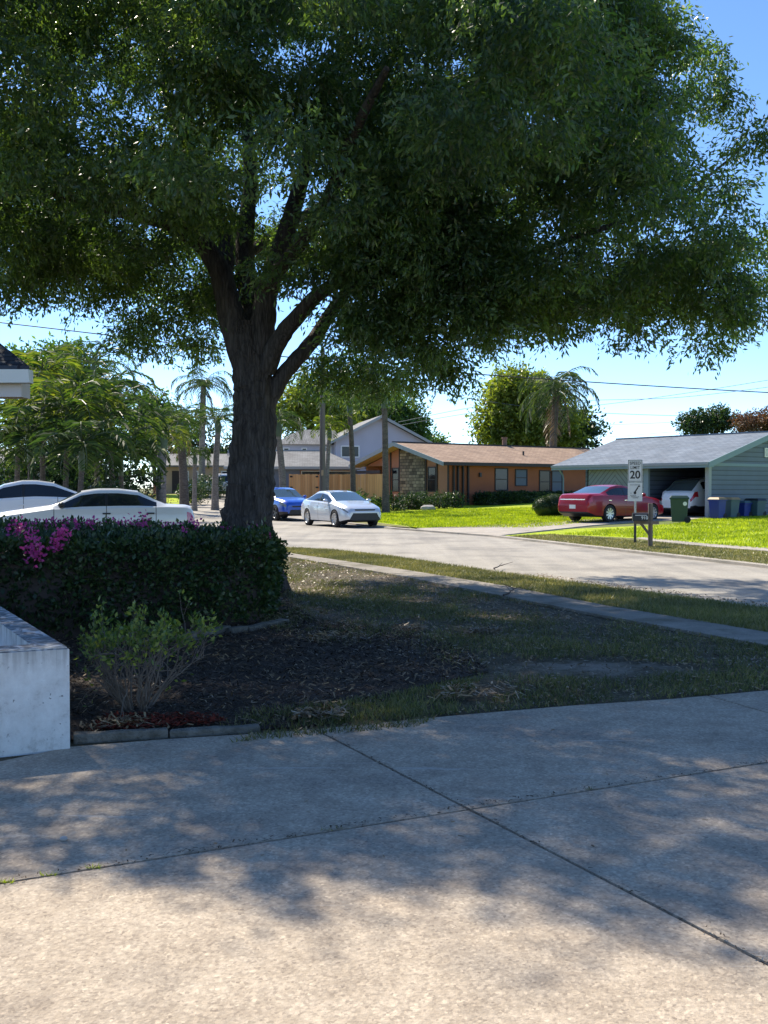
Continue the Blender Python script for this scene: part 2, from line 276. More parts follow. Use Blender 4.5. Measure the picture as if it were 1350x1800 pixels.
def siding(name, col, step, direction=None):
    m, t, b = mat(name)
    tc = N(t, 'ShaderNodeTexCoord'); sx = N(t, 'ShaderNodeSeparateXYZ'); t.links.new(tc.outputs['Object'], sx.inputs[0])
    if direction:
        a = N(t, 'ShaderNodeMath', operation='MULTIPLY'); a.inputs[1].default_value = direction; t.links.new(sx.outputs['Y'], a.inputs[0])
        s = N(t, 'ShaderNodeMath', operation='ADD'); t.links.new(a.outputs[0], s.inputs[0]); t.links.new(sx.outputs['Z'], s.inputs[1]); src = s.outputs[0]
    else: src = sx.outputs['Z']
    mo = N(t, 'ShaderNodeMath', operation='FLOORED_MODULO'); mo.inputs[1].default_value = step; t.links.new(src, mo.inputs[0])
    dv = N(t, 'ShaderNodeMath', operation='DIVIDE'); dv.inputs[1].default_value = step; t.links.new(mo.outputs[0], dv.inputs[0])
    r = ramp(t, dv.outputs[0], [(0.0, [c*0.35 for c in col]), (0.13, [c*0.5 for c in col]), (0.2, col), (1.0, [c*1.05 for c in col])])
    n2 = N(t, 'ShaderNodeTexNoise', Scale=1.5, Detail=5.0); t.links.new(tc.outputs['Object'], n2.inputs['Vector'])
    r2 = ramp(t, n2.outputs[0], [(0.3, (0.9, 0.9, 0.9)), (0.7, (1.08, 1.08, 1.08))])
    t.links.new(mix(t, 1.0, r.outputs[0], r2.outputs[0], 'MULTIPLY'), b.inputs['Base Color']); b.inputs['Roughness'].default_value = 0.55
    bp = N(t, 'ShaderNodeBump', Strength=0.8, Distance=0.02); t.links.new(dv.outputs[0], bp.inputs['Height']); t.links.new(bp.outputs[0], b.inputs['Normal'])
    return m
M['siding'] = siding('blue_lap_siding', (0.095, 0.135, 0.2), 0.2)
M['diag'] = siding('diagonal_boards', (0.19, 0.235, 0.23), 0.26, -1.0)
M['diag2'] = siding('diagonal_boards_mirrored', (0.19, 0.235, 0.23), 0.26, 1.0)
M['bluepanel'] = flat('blue_panel', (0.06, 0.2, 0.5), 0.6)
def plank(name, c1, c2, axis='X', wdt=0.14):
    m, t, b = mat(name)
    tc = N(t, 'ShaderNodeTexCoord'); sx = N(t, 'ShaderNodeSeparateXYZ'); t.links.new(tc.outputs['Object'], sx.inputs[0])
    fl = N(t, 'ShaderNodeMath', operation='SNAP'); fl.inputs[1].default_value = wdt; t.links.new(sx.outputs[axis], fl.inputs[0])
    wn = N(t, 'ShaderNodeTexWhiteNoise', noise_dimensions='1D'); t.links.new(fl.outputs[0], wn.inputs['W'])
    mp = N(t, 'ShaderNodeMapping'); mp.inputs['Scale'].default_value = (14, 14, 1.2); t.links.new(tc.outputs['Object'], mp.inputs[0])
    n = N(t, 'ShaderNodeTexNoise', Scale=1.0, Detail=5.0); t.links.new(mp.outputs[0], n.inputs['Vector'])
    ad = mix(t, 0.5, wn.outputs['Value'], n.outputs[0])
    r = ramp(t, ad, [(0.2, c1), (0.8, c2)])
    t.links.new(r.outputs[0], b.inputs['Base Color']); b.inputs['Roughness'].default_value = 0.75
    return m
M['fencewood'] = plank('fence_wood', (0.5, 0.21, 0.08), (0.8, 0.42, 0.2))
M['postwood'] = plank('weathered_post_wood', (0.10, 0.08, 0.065), (0.24, 0.19, 0.155), 'X', 2)
M['polewood'] = plank('pole_wood', (0.10, 0.08, 0.07), (0.2, 0.165, 0.14), 'X', 2)
M['black'] = flat('black_plastic', (0.012, 0.012, 0.014), 0.45)
M['rubber'] = flat('tyre_rubber', (0.02, 0.02, 0.022), 0.85)
M['alloy'] = flat('alloy_rim', (0.55, 0.56, 0.58), 0.3, metal=0.8)
M['alloy_dark'] = flat('dark_alloy', (0.08, 0.08, 0.09), 0.35, metal=0.6)
M['chrome'] = flat('chrome', (0.8, 0.8, 0.82), 0.15, metal=1.0)
M['carglass'] = flat('car_glass', (0.01, 0.014, 0.02), 0.04, spec=0.5, coat=0.3)
M['windscreen'] = flat('windscreen_glass', (0.05, 0.08, 0.09), 0.06, spec=0.8, coat=0.6)
M['headlight'] = flat('headlight_lens', (0.2, 0.22, 0.24), 0.12, spec=0.8, coat=1.0)
M['tail'] = flat('taillight_lens', (0.42, 0.015, 0.02), 0.15, spec=0.8, coat=1.0)
M['plate'] = flat('number_plate', (0.7, 0.72, 0.72), 0.5)
M['seam'] = flat('panel_gap', (0.06, 0.06, 0.06), 0.7)
M['paint_white'] = flat('white_paint', (0.62, 0.63, 0.64), 0.35, coat=0.8)
M['paint_pearl'] = flat('pearl_white_paint', (0.66, 0.68, 0.72), 0.3, coat=0.8)
M['paint_silver'] = flat('pale_silver_paint', (0.56, 0.6, 0.66), 0.28, metal=0.25, coat=0.9)
M['paint_blue'] = flat('blue_paint', (0.005, 0.075, 0.5), 0.3, coat=1.0)
M['paint_red'] = flat('red_paint', (0.27, 0.003, 0.015), 0.3, spec=0.3, coat=0.4)
M['bin_green'] = flat('green_bin_plastic', (0.012, 0.045, 0.035), 0.5)
M['bin_blue'] = flat('blue_bin_plastic', (0.01, 0.03, 0.22), 0.5)
M['bin_teal'] = flat('grey_teal_bin_plastic', (0.05, 0.1, 0.12), 0.55)
M['bin_yellow'] = flat('mustard_lid_plastic', (0.3, 0.2, 0.09), 0.55)
M['sign'] = flat('sign_white', (0.62, 0.64, 0.64), 0.4)
M['sign_ink'] = flat('sign_black', (0.012, 0.012, 0.014), 0.5)
M['sign_grey'] = flat('sign_faded_ink', (0.22, 0.23, 0.24), 0.6)
M['galv'] = flat('galvanised_post', (0.33, 0.34, 0.34), 0.4, metal=0.6)
M['edging'] = ground_mat('edging_concrete', [(0.3, (0.07, 0.065, 0.05)), (0.7, (0.22, 0.2, 0.17))], 9, bump=1.0)
M['wire'] = flat('cable_rubber', (0.02, 0.02, 0.022), 0.6)
M['wire_far'] = flat('bare_cable', (0.16, 0.18, 0.2), 0.5)
M['rock'] = flat('pale_rock', (0.36, 0.34, 0.32), 0.85, bump=0.6, bscale=6, var=0.2)
M['pink'] = flat('pale_pink_beam', (0.62, 0.56, 0.55), 0.7)

# ------------------------------------------------------------------ helpers
def tag(o, label=None, cat=None, group=None, kind=None):
    if label: o['label'] = label
    if cat: o['category'] = cat
    if group: o['group'] = group
    if kind: o['kind'] = kind
    return o
def link(o, parent=None):
    COL.objects.link(o)
    if parent is not None: o.parent = parent
    return o
def empty(name, loc=(0, 0, 0), rz=0.0, label=None, cat=None, group=None):
    o = bpy.data.objects.new(name, None); link(o); o.location = loc; o.rotation_euler = (0, 0, rz); o.empty_display_size = 0.2
    return tag(o, label, cat, group)
def np_obj(name, V, F, m, parent=None, smooth=False):
    V = np.asarray(V, dtype=np.float32); F = np.asarray(F, dtype=np.int32)
    me = bpy.data.meshes.new(name); k = F.shape[1]
    me.vertices.add(len(V)); me.vertices.foreach_set('co', V.ravel())
    me.loops.add(F.size); me.loops.foreach_set('vertex_index', F.ravel())
    me.polygons.add(len(F)); me.polygons.foreach_set('loop_start', np.arange(0, F.size, k, dtype=np.int32))
    try: me.polygons.foreach_set('loop_total', np.full(len(F), k, dtype=np.int32))
    except Exception: pass
    if smooth: me.polygons.foreach_set('use_smooth', np.ones(len(F), dtype=bool))
    me.update(calc_edges=True); me.materials.append(m)
    return link(bpy.data.objects.new(name, me), parent)
class MB:
    def __init__(s): s.bm = bmesh.new()
    def quadbox(s, c):
        v = [s.bm.verts.new(p) for p in c]
        for f in ((3,2,1,0),(4,5,6,7),(0,1,5,4),(1,2,6,5),(2,3,7,6),(3,0,4,7)): s.bm.faces.new([v[i] for i in f])
        return s
    def box(s, x0, x1, y0, y1, z0, z1):
        return s.quadbox([(x0,y0,z0),(x1,y0,z0),(x1,y1,z0),(x0,y1,z0),(x0,y0,z1),(x1,y0,z1),(x1,y1,z1),(x0,y1,z1)])
    def prism(s, pts, d):      # polygon extruded by the vector d
        a = [s.bm.verts.new(p) for p in pts]; b = [s.bm.verts.new(Vector(p)+Vector(d)) for p in pts]; n = len(a)
        s.bm.faces.new(a[::-1]); s.bm.faces.new(b)
        for i in range(n): s.bm.faces.new((a[i], a[(i+1)%n], b[(i+1)%n], b[i]))
        return s
    def tube(s, pts, rad, n=8, jit=0.0, rng=None, cap=True):
        pts = [Vector(p) for p in pts]; rings = []
        if not hasattr(rad, '__len__'): rad = [rad]*len(pts)
        up = None
        for i, p in enumerate(pts):
            d = (pts[min(i+1, len(pts)-1)]-pts[max(i-1, 0)]).normalized()
            if up is None: up = Vector((1, 0, 0)) if abs(d.x) < 0.8 else Vector((0, 1, 0))
            a = d.cross(up).normalized(); b = d.cross(a).normalized(); up = a.cross(d) if a.cross(d).length > 0 else up
            ring = []
            for k in range(n):
                t = 2*math.pi*k/n
                if n > 40: jr = 0.035*(1-2*abs(math.sin(11*t+0.9*math.sin(i*0.55)+2*math.sin(2*t))))+0.02*math.sin(23*t+i*1.3)
                else: jr = 0
                r = rad[i]*(1+jr+(jit*(math.sin(3*t+i*0.35)*0.6+math.sin(7*t-i*0.5)*0.4) if jit else 0))
                ring.append(s.bm.verts.new(p+a*math.cos(t)*r+b*math.sin(t)*r))
            rings.append(ring)
        for r0, r1 in zip(rings[:-1], rings[1:]):
            for k in range(n): s.bm.faces.new((r0[k], r0[(k+1)%n], r1[(k+1)%n], r1[k]))
        if cap: s.bm.faces.new(rings[0][::-1]); s.bm.faces.new(rings[-1])
        return s
    def lathe(s, prof, n=24, axis='y', c=(0, 0, 0)):   # prof: (r, h)
        rings = []
        for r, h in prof:
            ring = []
            for k in range(n):
                t = 2*math.pi*k/n
                q = (r*math.cos(t), h, r*math.sin(t)) if axis == 'y' else (r*math.cos(t), r*math.sin(t), h)
                ring.append(s.bm.verts.new((q[0]+c[0], q[1]+c[1], q[2]+c[2])))
            rings.append(ring)
        for r0, r1 in zip(rings[:-1], rings[1:]):
            for k in range(n): s.bm.faces.new((r0[k], r0[(k+1)%n], r1[(k+1)%n], r1[k]))
        return s
    def build(s, name, m, parent=None, smooth=False, bevel=0.0):
        if bevel: bmesh.ops.bevel(s.bm, geom=list(s.bm.edges), offset=bevel, segments=2, affect='EDGES', profile=0.5)
        bmesh.ops.recalc_face_normals(s.bm, faces=s.bm.faces)
        me = bpy.data.meshes.new(name); s.bm.to_mesh(me); s.bm.free()
        if smooth:
            me.polygons.foreach_set('use_smooth', [True]*len(me.polygons)); me.set_sharp_from_angle(angle=R(40))
        me.materials.append(m)
        return link(bpy.data.objects.new(name, me), parent)
def sheet(name, poly, m, dz=0.0, terrain=True, step=1.5, kind='structure', thick=0.0, wob=0.0):
    bm = bmesh.new(); bm.faces.new([bm.verts.new((x, y, 0)) for x, y in poly])
    bmesh.ops.triangulate(bm, faces=bm.faces)
    if terrain:
        xs = [p[0] for p in poly]; ys = [p[1] for p in poly]
        for lo, hi, ax in ((min(xs), max(xs), 0), (min(ys), max(ys), 1)):
            lo = max(lo, -60); hi = min(hi, 110); k = lo+step
            while k < hi:
                co = [0, 0, 0]; no = [0, 0, 0]; co[ax] = k; no[ax] = 1
                bmesh.ops.bisect_plane(bm, geom=bm.verts[:]+bm.edges[:]+bm.faces[:], plane_co=co, plane_no=no); k += step
    rr = random.Random(len(poly))
    for v in bm.verts: v.co.z = (gz(v.co.x, v.co.y) if terrain else 0)+dz+(rr.uniform(-wob, wob) if wob else 0)
    if thick:
        g = bmesh.ops.extrude_face_region(bm, geom=bm.faces[:])
        for v in [e for e in g['geom'] if isinstance(e, bmesh.types.BMVert)]: v.co.z -= thick
    bmesh.ops.recalc_face_normals(bm, faces=bm.faces)
    me = bpy.data.meshes.new(name); bm.to_mesh(me); bm.free()
    if not thick and len(me.polygons) and me.polygons[0].normal.z < 0: me.flip_normals()
    me.materials.append(m); o = link(bpy.data.objects.new(name, me)); o['kind'] = kind
    return o
def inpoly(x, y, poly):
    x = np.asarray(x); y = np.asarray(y); r = np.zeros(x.shape, bool); j = len(poly)-1
    for i in range(len(poly)):
        xi, yi = poly[i]; xj, yj = poly[j]
        c = ((yi > y) != (yj > y)) & (x < (xj-xi)*(y-yi)/((yj-yi) or 1e-9)+xi)
        r ^= c; j = i
    return r
def sample_poly(poly, n, rng):
    xs = [p[0] for p in poly]; ys = [p[1] for p in poly]; out = []
    while len(out) < n:
        x = rng.uniform(min(xs), max(xs), n*3); y = rng.uniform(min(ys), max(ys), n*3)
        k = inpoly(x, y, poly); out += list(zip(x[k], y[k]))
    return np.array(out[:n])
def unit(v): return v/np.maximum(1e-9, np.linalg.norm(v, axis=1, keepdims=True))
def leaves_np(p, axis, L, W, rng, fold=0.0):
    """one rhombic leaf per point"""
    n = len(p); side = unit(np.cross(axis, rng.normal(size=(n, 3))))
    L = np.broadcast_to(np.asarray(L, float).reshape(-1, 1), (n, 1)); W = np.broadcast_to(np.asarray(W, float).reshape(-1, 1), (n, 1))
    V = np.stack([p, p+axis*L*0.5+side*W*0.5, p+axis*L, p+axis*L*0.5-side*W*0.5], 1).reshape(-1, 3)
    return V, np.arange(4*n).reshape(-1, 4)
def smooth_noise(x, y, s, seed):
    r = np.random.default_rng(seed); out = 0
    for i in range(5):
        a = r.uniform(0, 6.28, 3); k = s*(1.7**i)
        out = out+np.sin(x*k*math.cos(a[0])+y*k*math.sin(a[0])+a[1])*np.cos(y*k*math.cos(a[2])-x*k*math.sin(a[2])+a[0])/(1.3**i)
    return out/2
def blades(name, poly, n, h, wd, m, seed, terrain=False, z0=0.0, mask=None, lean=0.5, label=None):
    rng = np.random.default_rng(seed); p = sample_poly(poly, n, rng)
    if mask is not None: p = p[mask(p[:, 0], p[:, 1], rng)]
    n = len(p)
    z = np.array([gz(x, y) for x, y in p])+z0 if terrain else np.full(n, z0)
    b = np.column_stack([p, z]); a = rng.uniform(0, 6.283, n); s = np.column_stack([np.cos(a), np.sin(a), np.zeros(n)])
    hh = h*rng.uniform(0.5, 1.3, n)[:, None]; ww = wd*rng.uniform(0.6, 1.3, n)[:, None]
    up = unit(np.column_stack([rng.normal(0, lean, n), rng.normal(0, lean, n), np.ones(n)]))
    V = np.stack([b-s*ww/2, b+s*ww/2, b+up*hh], 1).reshape(-1, 3)
    o = np_obj(name, V, np.arange(3*n).reshape(-1, 3), m); o['kind'] = 'stuff'
    if label: o['label'] = label
    return o

# ------------------------------------------------------------------ ground, road, pavements
xs = np.unique(np.concatenate([np.linspace(-900, -60, 8), np.arange(-60, 60, 1.25), np.linspace(60, 900, 8)]))
ys = np.unique(np.concatenate([np.linspace(-300, -20, 6), np.arange(-20, 110, 1.25), np.linspace(110, 1500, 10)]))
X, Y = np.meshgrid(xs, ys); Z = np.array([[gz(x, y)-(0.06 if d_far(x, y) < 1.2 else 0.015) for x in xs] for y in ys])
V = np.column_stack([X.ravel(), Y.ravel(), Z.ravel()]); nx = len(xs)
F = [(j*nx+i, j*nx+i+1, (j+1)*nx+i+1, (j+1)*nx+i) for j in range(len(ys)-1) for i in range(nx-1)]
np_obj('ground', V, F, M['ground'])['kind'] = 'structure'
sheet('road', NEARK+FARK[::-1], M['road'], -0.025, step=2.0)

DRIVE = [G2(-60, 1350), G2(122, 1312), G2(300, 1298), G2(450, 1289), G2(555, 1281), G2(800, 1257), G2(1000, 1240), G2(1180, 1228), G2(1350, 1213), (6.0, 6.7), (14, 9.5), (20, -8), (-10, -10), (-9, 4.5)]
bm = bmesh.new(); bm.faces.new([bm.verts.new((x, y, 0)) for x, y in DRIVE])
for a, b in (((550, 1280), (1350, 1695)), ((0, 1553), (805, 1422)), ((805, 1422), (1350, 1340)), ((1270, 1230), (1350, 1253))):
    a = G(*a); b = G(*b); d = (b-a)
    if a.x < -1: 
        b = a.lerp(G(1350, 1340), 1.0); d = b-a
    elif abs(a.x-G(805, 1422).x) < 1e-4: continue
    bmesh.ops.bisect_plane(bm, geom=bm.verts[:]+bm.edges[:]+bm.faces[:], plane_co=a, plane_no=(-d.y, d.x, 0))
bmesh.ops.split_edges(bm, edges=bm.edges[:])
r = bmesh.ops.inset_individual(bm, faces=bm.faces[:], thickness=0.0095, use_even_offset=True)
bmesh.ops.delete(bm, geom=r['faces'], context='FACES')
g = bmesh.ops.extrude_face_region(bm, geom=bm.faces[:])
for v in [e for e in g['geom'] if isinstance(e, bmesh.types.BMVert)]: v.co.z -= 0.09
bmesh.ops.recalc_face_normals(bm, faces=bm.faces)
me = bpy.data.meshes.new('driveway'); bm.to_mesh(me); bm.free(); me.materials.append(M['concrete'])
link(bpy.data.objects.new('driveway', me))['kind'] = 'structure'

walk_up = [(470, 968), (513, 974), (717, 1004), (890, 1032), (1067, 1067), (1347, 1114)]
walk_lo = [(1347, 1137), (1067, 1085.5), (890, 1051), (689, 1011), (513, 981), (470, 975)]
wu = [G2(*p) for p in walk_up]; wl = [G2(*p) for p in walk_lo]
wu_ext = wu+[(7.6, 3.9), (18, -20)]; wl_ext = [(16.6, -20), (6.4, 3.4)]+wl
WALK = [(-3.3, 24.2)]+wu_ext+wl_ext+[(-4.3, 22.6)]
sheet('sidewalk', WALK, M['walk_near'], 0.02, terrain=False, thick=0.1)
LAWN = DRIVE[1:9]+[(6.0, 6.7), (6.4, 3.4)]+wl+[(-4.3, 22.6), (-5.3, 21.5), (-9, 19), (-12, 12), (-9, 4.7), G2(-60, 1350)]
sheet('lawn', LAWN, M['soil'], -0.012, terrain=False)
VERGE = NEARK[2:10]+[(-3.3, 24.2)]+wu+[(7.6, 3.9)]
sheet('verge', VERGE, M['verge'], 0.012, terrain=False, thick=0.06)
SANDP = [G2(*p) for p in ((900, 1165), (960, 1150), (1080, 1158), (1150, 1172), (1090, 1190), (1010, 1196), (930, 1186))]
MULCH = [G2(*p) for p in ((120, 1300), (300, 1288), (400, 1284), (545, 1276), (640, 1255), (740, 1205), (860, 1180), (820, 1140), (700, 1110), (560, 1090), (510, 1060), (500, 1000))]+[(-6, 15.5), (-9, 12), (-7, 6), (-3.0, 6.2)]
sheet('mulch_bed', MULCH, M['mulch'], -0.002, terrain=False)

# across the street
LL = [GT2(*p) for p in ((663, 905), (690, 889), (850, 886), (945, 893), (988, 912), (979, 918), (880, 927), (800, 920))]
LR = [GT2(*p) for p in ((872, 943), (960, 934), (1050, 924), (1150, 915), (1260, 915))]+[(19, 44), (30, 36), (26, 10), (14.5, 10)]+[GT2(1350, 966), GT2(1150, 952), (7.2, 27.5)]
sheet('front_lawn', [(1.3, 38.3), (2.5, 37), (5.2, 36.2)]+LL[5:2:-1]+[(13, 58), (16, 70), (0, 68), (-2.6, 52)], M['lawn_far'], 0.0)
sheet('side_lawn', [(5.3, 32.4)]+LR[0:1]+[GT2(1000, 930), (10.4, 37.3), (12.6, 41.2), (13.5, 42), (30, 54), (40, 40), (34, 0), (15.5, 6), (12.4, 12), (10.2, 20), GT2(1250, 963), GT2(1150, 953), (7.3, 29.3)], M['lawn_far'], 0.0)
sheet('side_verge', [(9.6, 12), (7.35, 19.4), (5.25, 26), (3.6, 31.4), (5.3, 32.4), (7.3, 29.3)]+[GT2(1150, 951), GT2(1250, 960), (10.0, 20), (12.2, 12)], M['verge'], 0.006)
sheet('left_verge', [(-1.4, 43.2), (-3.2, 49), (-5, 55), (-7.6, 59.5), (-11, 63), (-16, 65.5), (-30, 68), (-30, 90), (-8, 90), (-3, 60), (0.2, 52), (1.0, 38.6)], M['verge'], -0.002)
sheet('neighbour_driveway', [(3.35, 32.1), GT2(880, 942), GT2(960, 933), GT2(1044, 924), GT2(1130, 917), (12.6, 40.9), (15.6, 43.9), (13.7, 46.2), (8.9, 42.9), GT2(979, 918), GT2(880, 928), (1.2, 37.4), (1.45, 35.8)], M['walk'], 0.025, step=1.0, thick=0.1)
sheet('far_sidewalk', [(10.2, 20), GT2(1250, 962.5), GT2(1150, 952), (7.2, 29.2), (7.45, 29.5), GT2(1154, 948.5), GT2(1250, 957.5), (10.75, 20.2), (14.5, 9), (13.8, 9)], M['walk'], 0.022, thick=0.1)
sheet('far_driveway', [(-12.5, 64), (-9.0, 61.5), (-6, 64), (-5, 80), (-14, 82)], M['walk'], 0.03, thick=0.1)
sheet('far_grass_patch', [(-18, 67), (-13, 67), (-12.8, 80), (-20, 82)], M['lawn_far'], 0.03)
def ribbon(line, w_, side):
    out = []
    for i, (x, y) in enumerate(line):
        a = line[max(i-1, 0)]; b = line[min(i+1, len(line)-1)]; dx, dy = b[0]-a[0], b[1]-a[1]; l = math.hypot(dx, dy)
        out.append((x-dy/l*w_*side, y+dx/l*w_*side))
    return line+out[::-1]
sheet('kerb', ribbon(FARK[1:10], 0.22, -1), M['walk'], 0.03, step=1.0, thick=0.12)
sheet('kerb', ribbon(FARK[9:-1], 0.22, -1), M['walk'], 0.03, step=1.0, thick=0.12)
sheet('kerb', ribbon(NEARK[1:11], 0.16, -1), M['walk'], 0.004, terrain=False, thick=0.1)
# ------------------------------------------------------------------ grass, mulch, litter
def maskn(x, y, rng):
    return (smooth_noise(x, y, 1.1, 3)+rng.normal(0, 0.35, len(x)) > -0.05) & (((x-1.72)/0.95)**2+((y-8.55)/0.5)**2+0.5*smooth_noise(x, y, 4, 5)+rng.normal(0, 0.2, len(x)) > 1)
LAWN_IN = [p for p in DRIVE[3:9]]+[(5.2, 7.6)]+wl+[(-3.2, 19), (-1.6, 12), (-0.9, 10), (0.4, 9), (1.0, 7.6), (0.2, 6.4), (-0.9, 6.0)]
blades('grass', LAWN_IN, 150000, 0.045, 0.008, M['grass_near'], 5, mask=maskn, lean=0.6, label='thin shaded grass on the front lawn')
blades('grass', [G2(380, 1284), G2(555, 1278), G2(800, 1255), G2(850, 1190), G2(600, 1235), G2(430, 1250)], 7000, 0.05, 0.008, M['grass_near'], 6, mask=lambda x, y, r: smooth_noise(x, y, 2.0, 8)+r.normal(0, 0.4, len(x)) > 0.0, lean=0.6, label='sparse grass along the driveway edge')
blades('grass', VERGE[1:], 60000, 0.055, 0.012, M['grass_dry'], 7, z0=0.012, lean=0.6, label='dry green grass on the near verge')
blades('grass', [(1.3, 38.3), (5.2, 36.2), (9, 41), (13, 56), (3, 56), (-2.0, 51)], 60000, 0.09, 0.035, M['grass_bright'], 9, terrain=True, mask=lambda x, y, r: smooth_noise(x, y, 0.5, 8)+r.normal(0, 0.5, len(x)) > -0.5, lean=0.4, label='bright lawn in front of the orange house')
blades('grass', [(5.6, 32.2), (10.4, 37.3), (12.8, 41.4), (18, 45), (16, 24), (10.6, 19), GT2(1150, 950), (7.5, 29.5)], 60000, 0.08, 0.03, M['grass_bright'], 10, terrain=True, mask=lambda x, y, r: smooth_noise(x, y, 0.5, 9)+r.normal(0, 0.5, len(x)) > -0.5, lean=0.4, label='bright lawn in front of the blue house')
blades('grass', [(9.5, 13), (7.4, 19.4), (5.3, 26), (3.8, 31.4), (5.3, 32.2), GT2(1150, 953), GT2(1250, 963), (10.0, 20), (12, 13)], 26000, 0.06, 0.022, M['grass_dry'], 11, terrain=True, lean=0.5, label='patchy grass on the far verge')
for i, (px, py) in enumerate(((8, 1552), (85, 1539), (165, 1526), (600, 1456), (575, 1460), (1040, 1388))):
    q_ = G(px, py); blades('grass', [(q_.x-0.03, q_.y-0.008), (q_.x+0.03, q_.y-0.006), (q_.x+0.03, q_.y+0.008), (q_.x-0.03, q_.y+0.008)], (60, 25, 40, 16, 12, 14)[i], 0.022, 0.004, M['grass_bright'] if i < 3 else M['grass_dry'], 60+i, lean=0.9, label='weeds sprouting from the driveway joint')
def chips(name, poly, n, L, W, m, seed, z=0.0, label=None, tilt=0.35):
    rng = np.random.default_rng(seed); p = sample_poly(poly, n, rng); n = len(p)
    b = np.column_stack([p, rng.uniform(z, z+0.03, n)]); a = rng.uniform(0, 6.283, n)
    ax = unit(np.column_stack([np.cos(a), np.sin(a), rng.normal(0, tilt, n)])); up = unit(np.column_stack([rng.normal(0, tilt, n), rng.normal(0, tilt, n), np.ones(n)]))
    sd_ = unit(np.cross(ax, up)); LL_ = L*rng.uniform(0.5, 1.5, (n, 1)); WW = W*rng.uniform(0.5, 1.4, (n, 1))
    V = np.stack([b-ax*LL_/2-sd_*WW/2, b+ax*LL_/2-sd_*WW/3, b+ax*LL_/2+sd_*WW/2, b-ax*LL_/2+sd_*WW/3], 1).reshape(-1, 3)
    o = np_obj(name, V, np.arange(4*n).reshape(-1, 4), m); o['kind'] = 'stuff'
    if label: o['label'] = label
chips('mulch', MULCH, 60000, 0.042, 0.011, M['chip'], 20, label='dark wood mulch on the planting bed')
chips('mulch', [G2(*p) for p in ((150, 1292), (400, 1275), (380, 1262), (190, 1262))], 1100, 0.04, 0.011, M['red_chip'], 21, 0.012, label='red tinted mulch near the concrete edging')
chips('leaf_litter', LAWN_IN+[], 11000, 0.035, 0.012, M['litter'], 22, label='dry leaves fallen on the lawn')
chips('leaf_litter', MULCH, 7000, 0.038, 0.011, M['litter'], 23, 0.01, label='dry leaves fallen on the mulch')
for i, c in enumerate(((590, 1124), (200, 1279), (835, 1222), (720, 1108), (850, 1113), (560, 1262))):
    g_ = G(*c); k = 0.28 if i in (0, 2) else 0.16
    chips('leaf_litter', [(g_.x-k*1.2, g_.y-k), (g_.x+k*1.2, g_.y-k*0.6), (g_.x+k, g_.y+k), (g_.x-k*0.8, g_.y+k*0.8)], 170, 0.07, 0.014, M['litter'], 30+i, 0.02, label='pale dry leaves gathered in a small heap')
chips('leaf_litter', [G2(60, 1560), G2(1300, 1480), G2(1300, 1240), G2(560, 1300)], 70, 0.02, 0.01, M['litter'], 41, 0.002, label='scattered leaf bits on the driveway', tilt=0.1)
for k_, (a_, b_) in enumerate(((G2(0, 1553), G2(805, 1422)), (G2(805, 1422), G2(1350, 1340)), (G2(550, 1281), G2(1350, 1695)))):
    dx_, dy_ = b_[0]-a_[0], b_[1]-a_[1]; l_ = math.hypot(dx_, dy_); ox, oy = -dy_/l_*0.014, dx_/l_*0.014
    chips('leaf_litter', [(a_[0]-ox, a_[1]-oy), (b_[0]-ox, b_[1]-oy), (b_[0]+ox, b_[1]+oy), (a_[0]+ox, a_[1]+oy)], 260, 0.014, 0.006, M['chip'], 43+k_, -0.012, label='crumbs of soil caught in the driveway joint', tilt=0.2)
chips('leaf_litter', [(2.3, 17.6), (4.9, 12.6), (5.6, 12.0), (2.7, 17.7)], 900, 0.03, 0.015, M['litter'], 42, 0.0, label='dry leaves along the near kerb')

# ------------------------------------------------------------------ trees
def cloud(name, lobes, nclump, per, L, W, m, parent, seed, spread=0.22, droop=0.35, shell=0.45):
    rng = np.random.default_rng(seed)
    vol = np.array([(l[3]*l[4]*l[5])**0.75 for l in lobes]); cnt = (nclump*vol/vol.sum()).astype(int)+1
    C, O = [], []
    for l, n in zip(lobes, cnt):
        d = unit(rng.normal(size=(n, 3))); rr = (shell+(1-shell)*rng.uniform(0, 1, n)**0.6)[:, None]
        rr *= 1+0.16*np.sin(d[:, :1]*5+l[0])*np.sin(d[:, 1:2]*6+l[1])+0.1*np.sin(d[:, 2:]*9)+rng.normal(0, 0.05, (n, 1))
        C.append(np.array(l[:3])+d*rr*np.array(l[3:6])); O.append(d)
    C = np.concatenate(C); O = np.concatenate(O); n = len(C)
    tw = unit(O*np.array([1, 1, 0.5])+rng.normal(0, 0.6, (n, 3))+np.array([0, 0, -droop]))    # twig direction
    t = rng.uniform(-1, 1, (n, per, 1)); p = C[:, None]+tw[:, None]*t*spread*1.6+rng.normal(0, spread*0.38, (n, per, 3))
    ax = unit((tw[:, None]*0.8+rng.normal(0, 0.7, (n, per, 3))+np.array([0, 0, -droop])).reshape(-1, 3)); p = p.reshape(-1, 3)
    Ls = L*rng.uniform(0.6, 1.25, len(p)); Vv, Ff = leaves_np(p, ax, Ls, Ls*W/L, rng)
    return np_obj(name, Vv, Ff, m, parent)
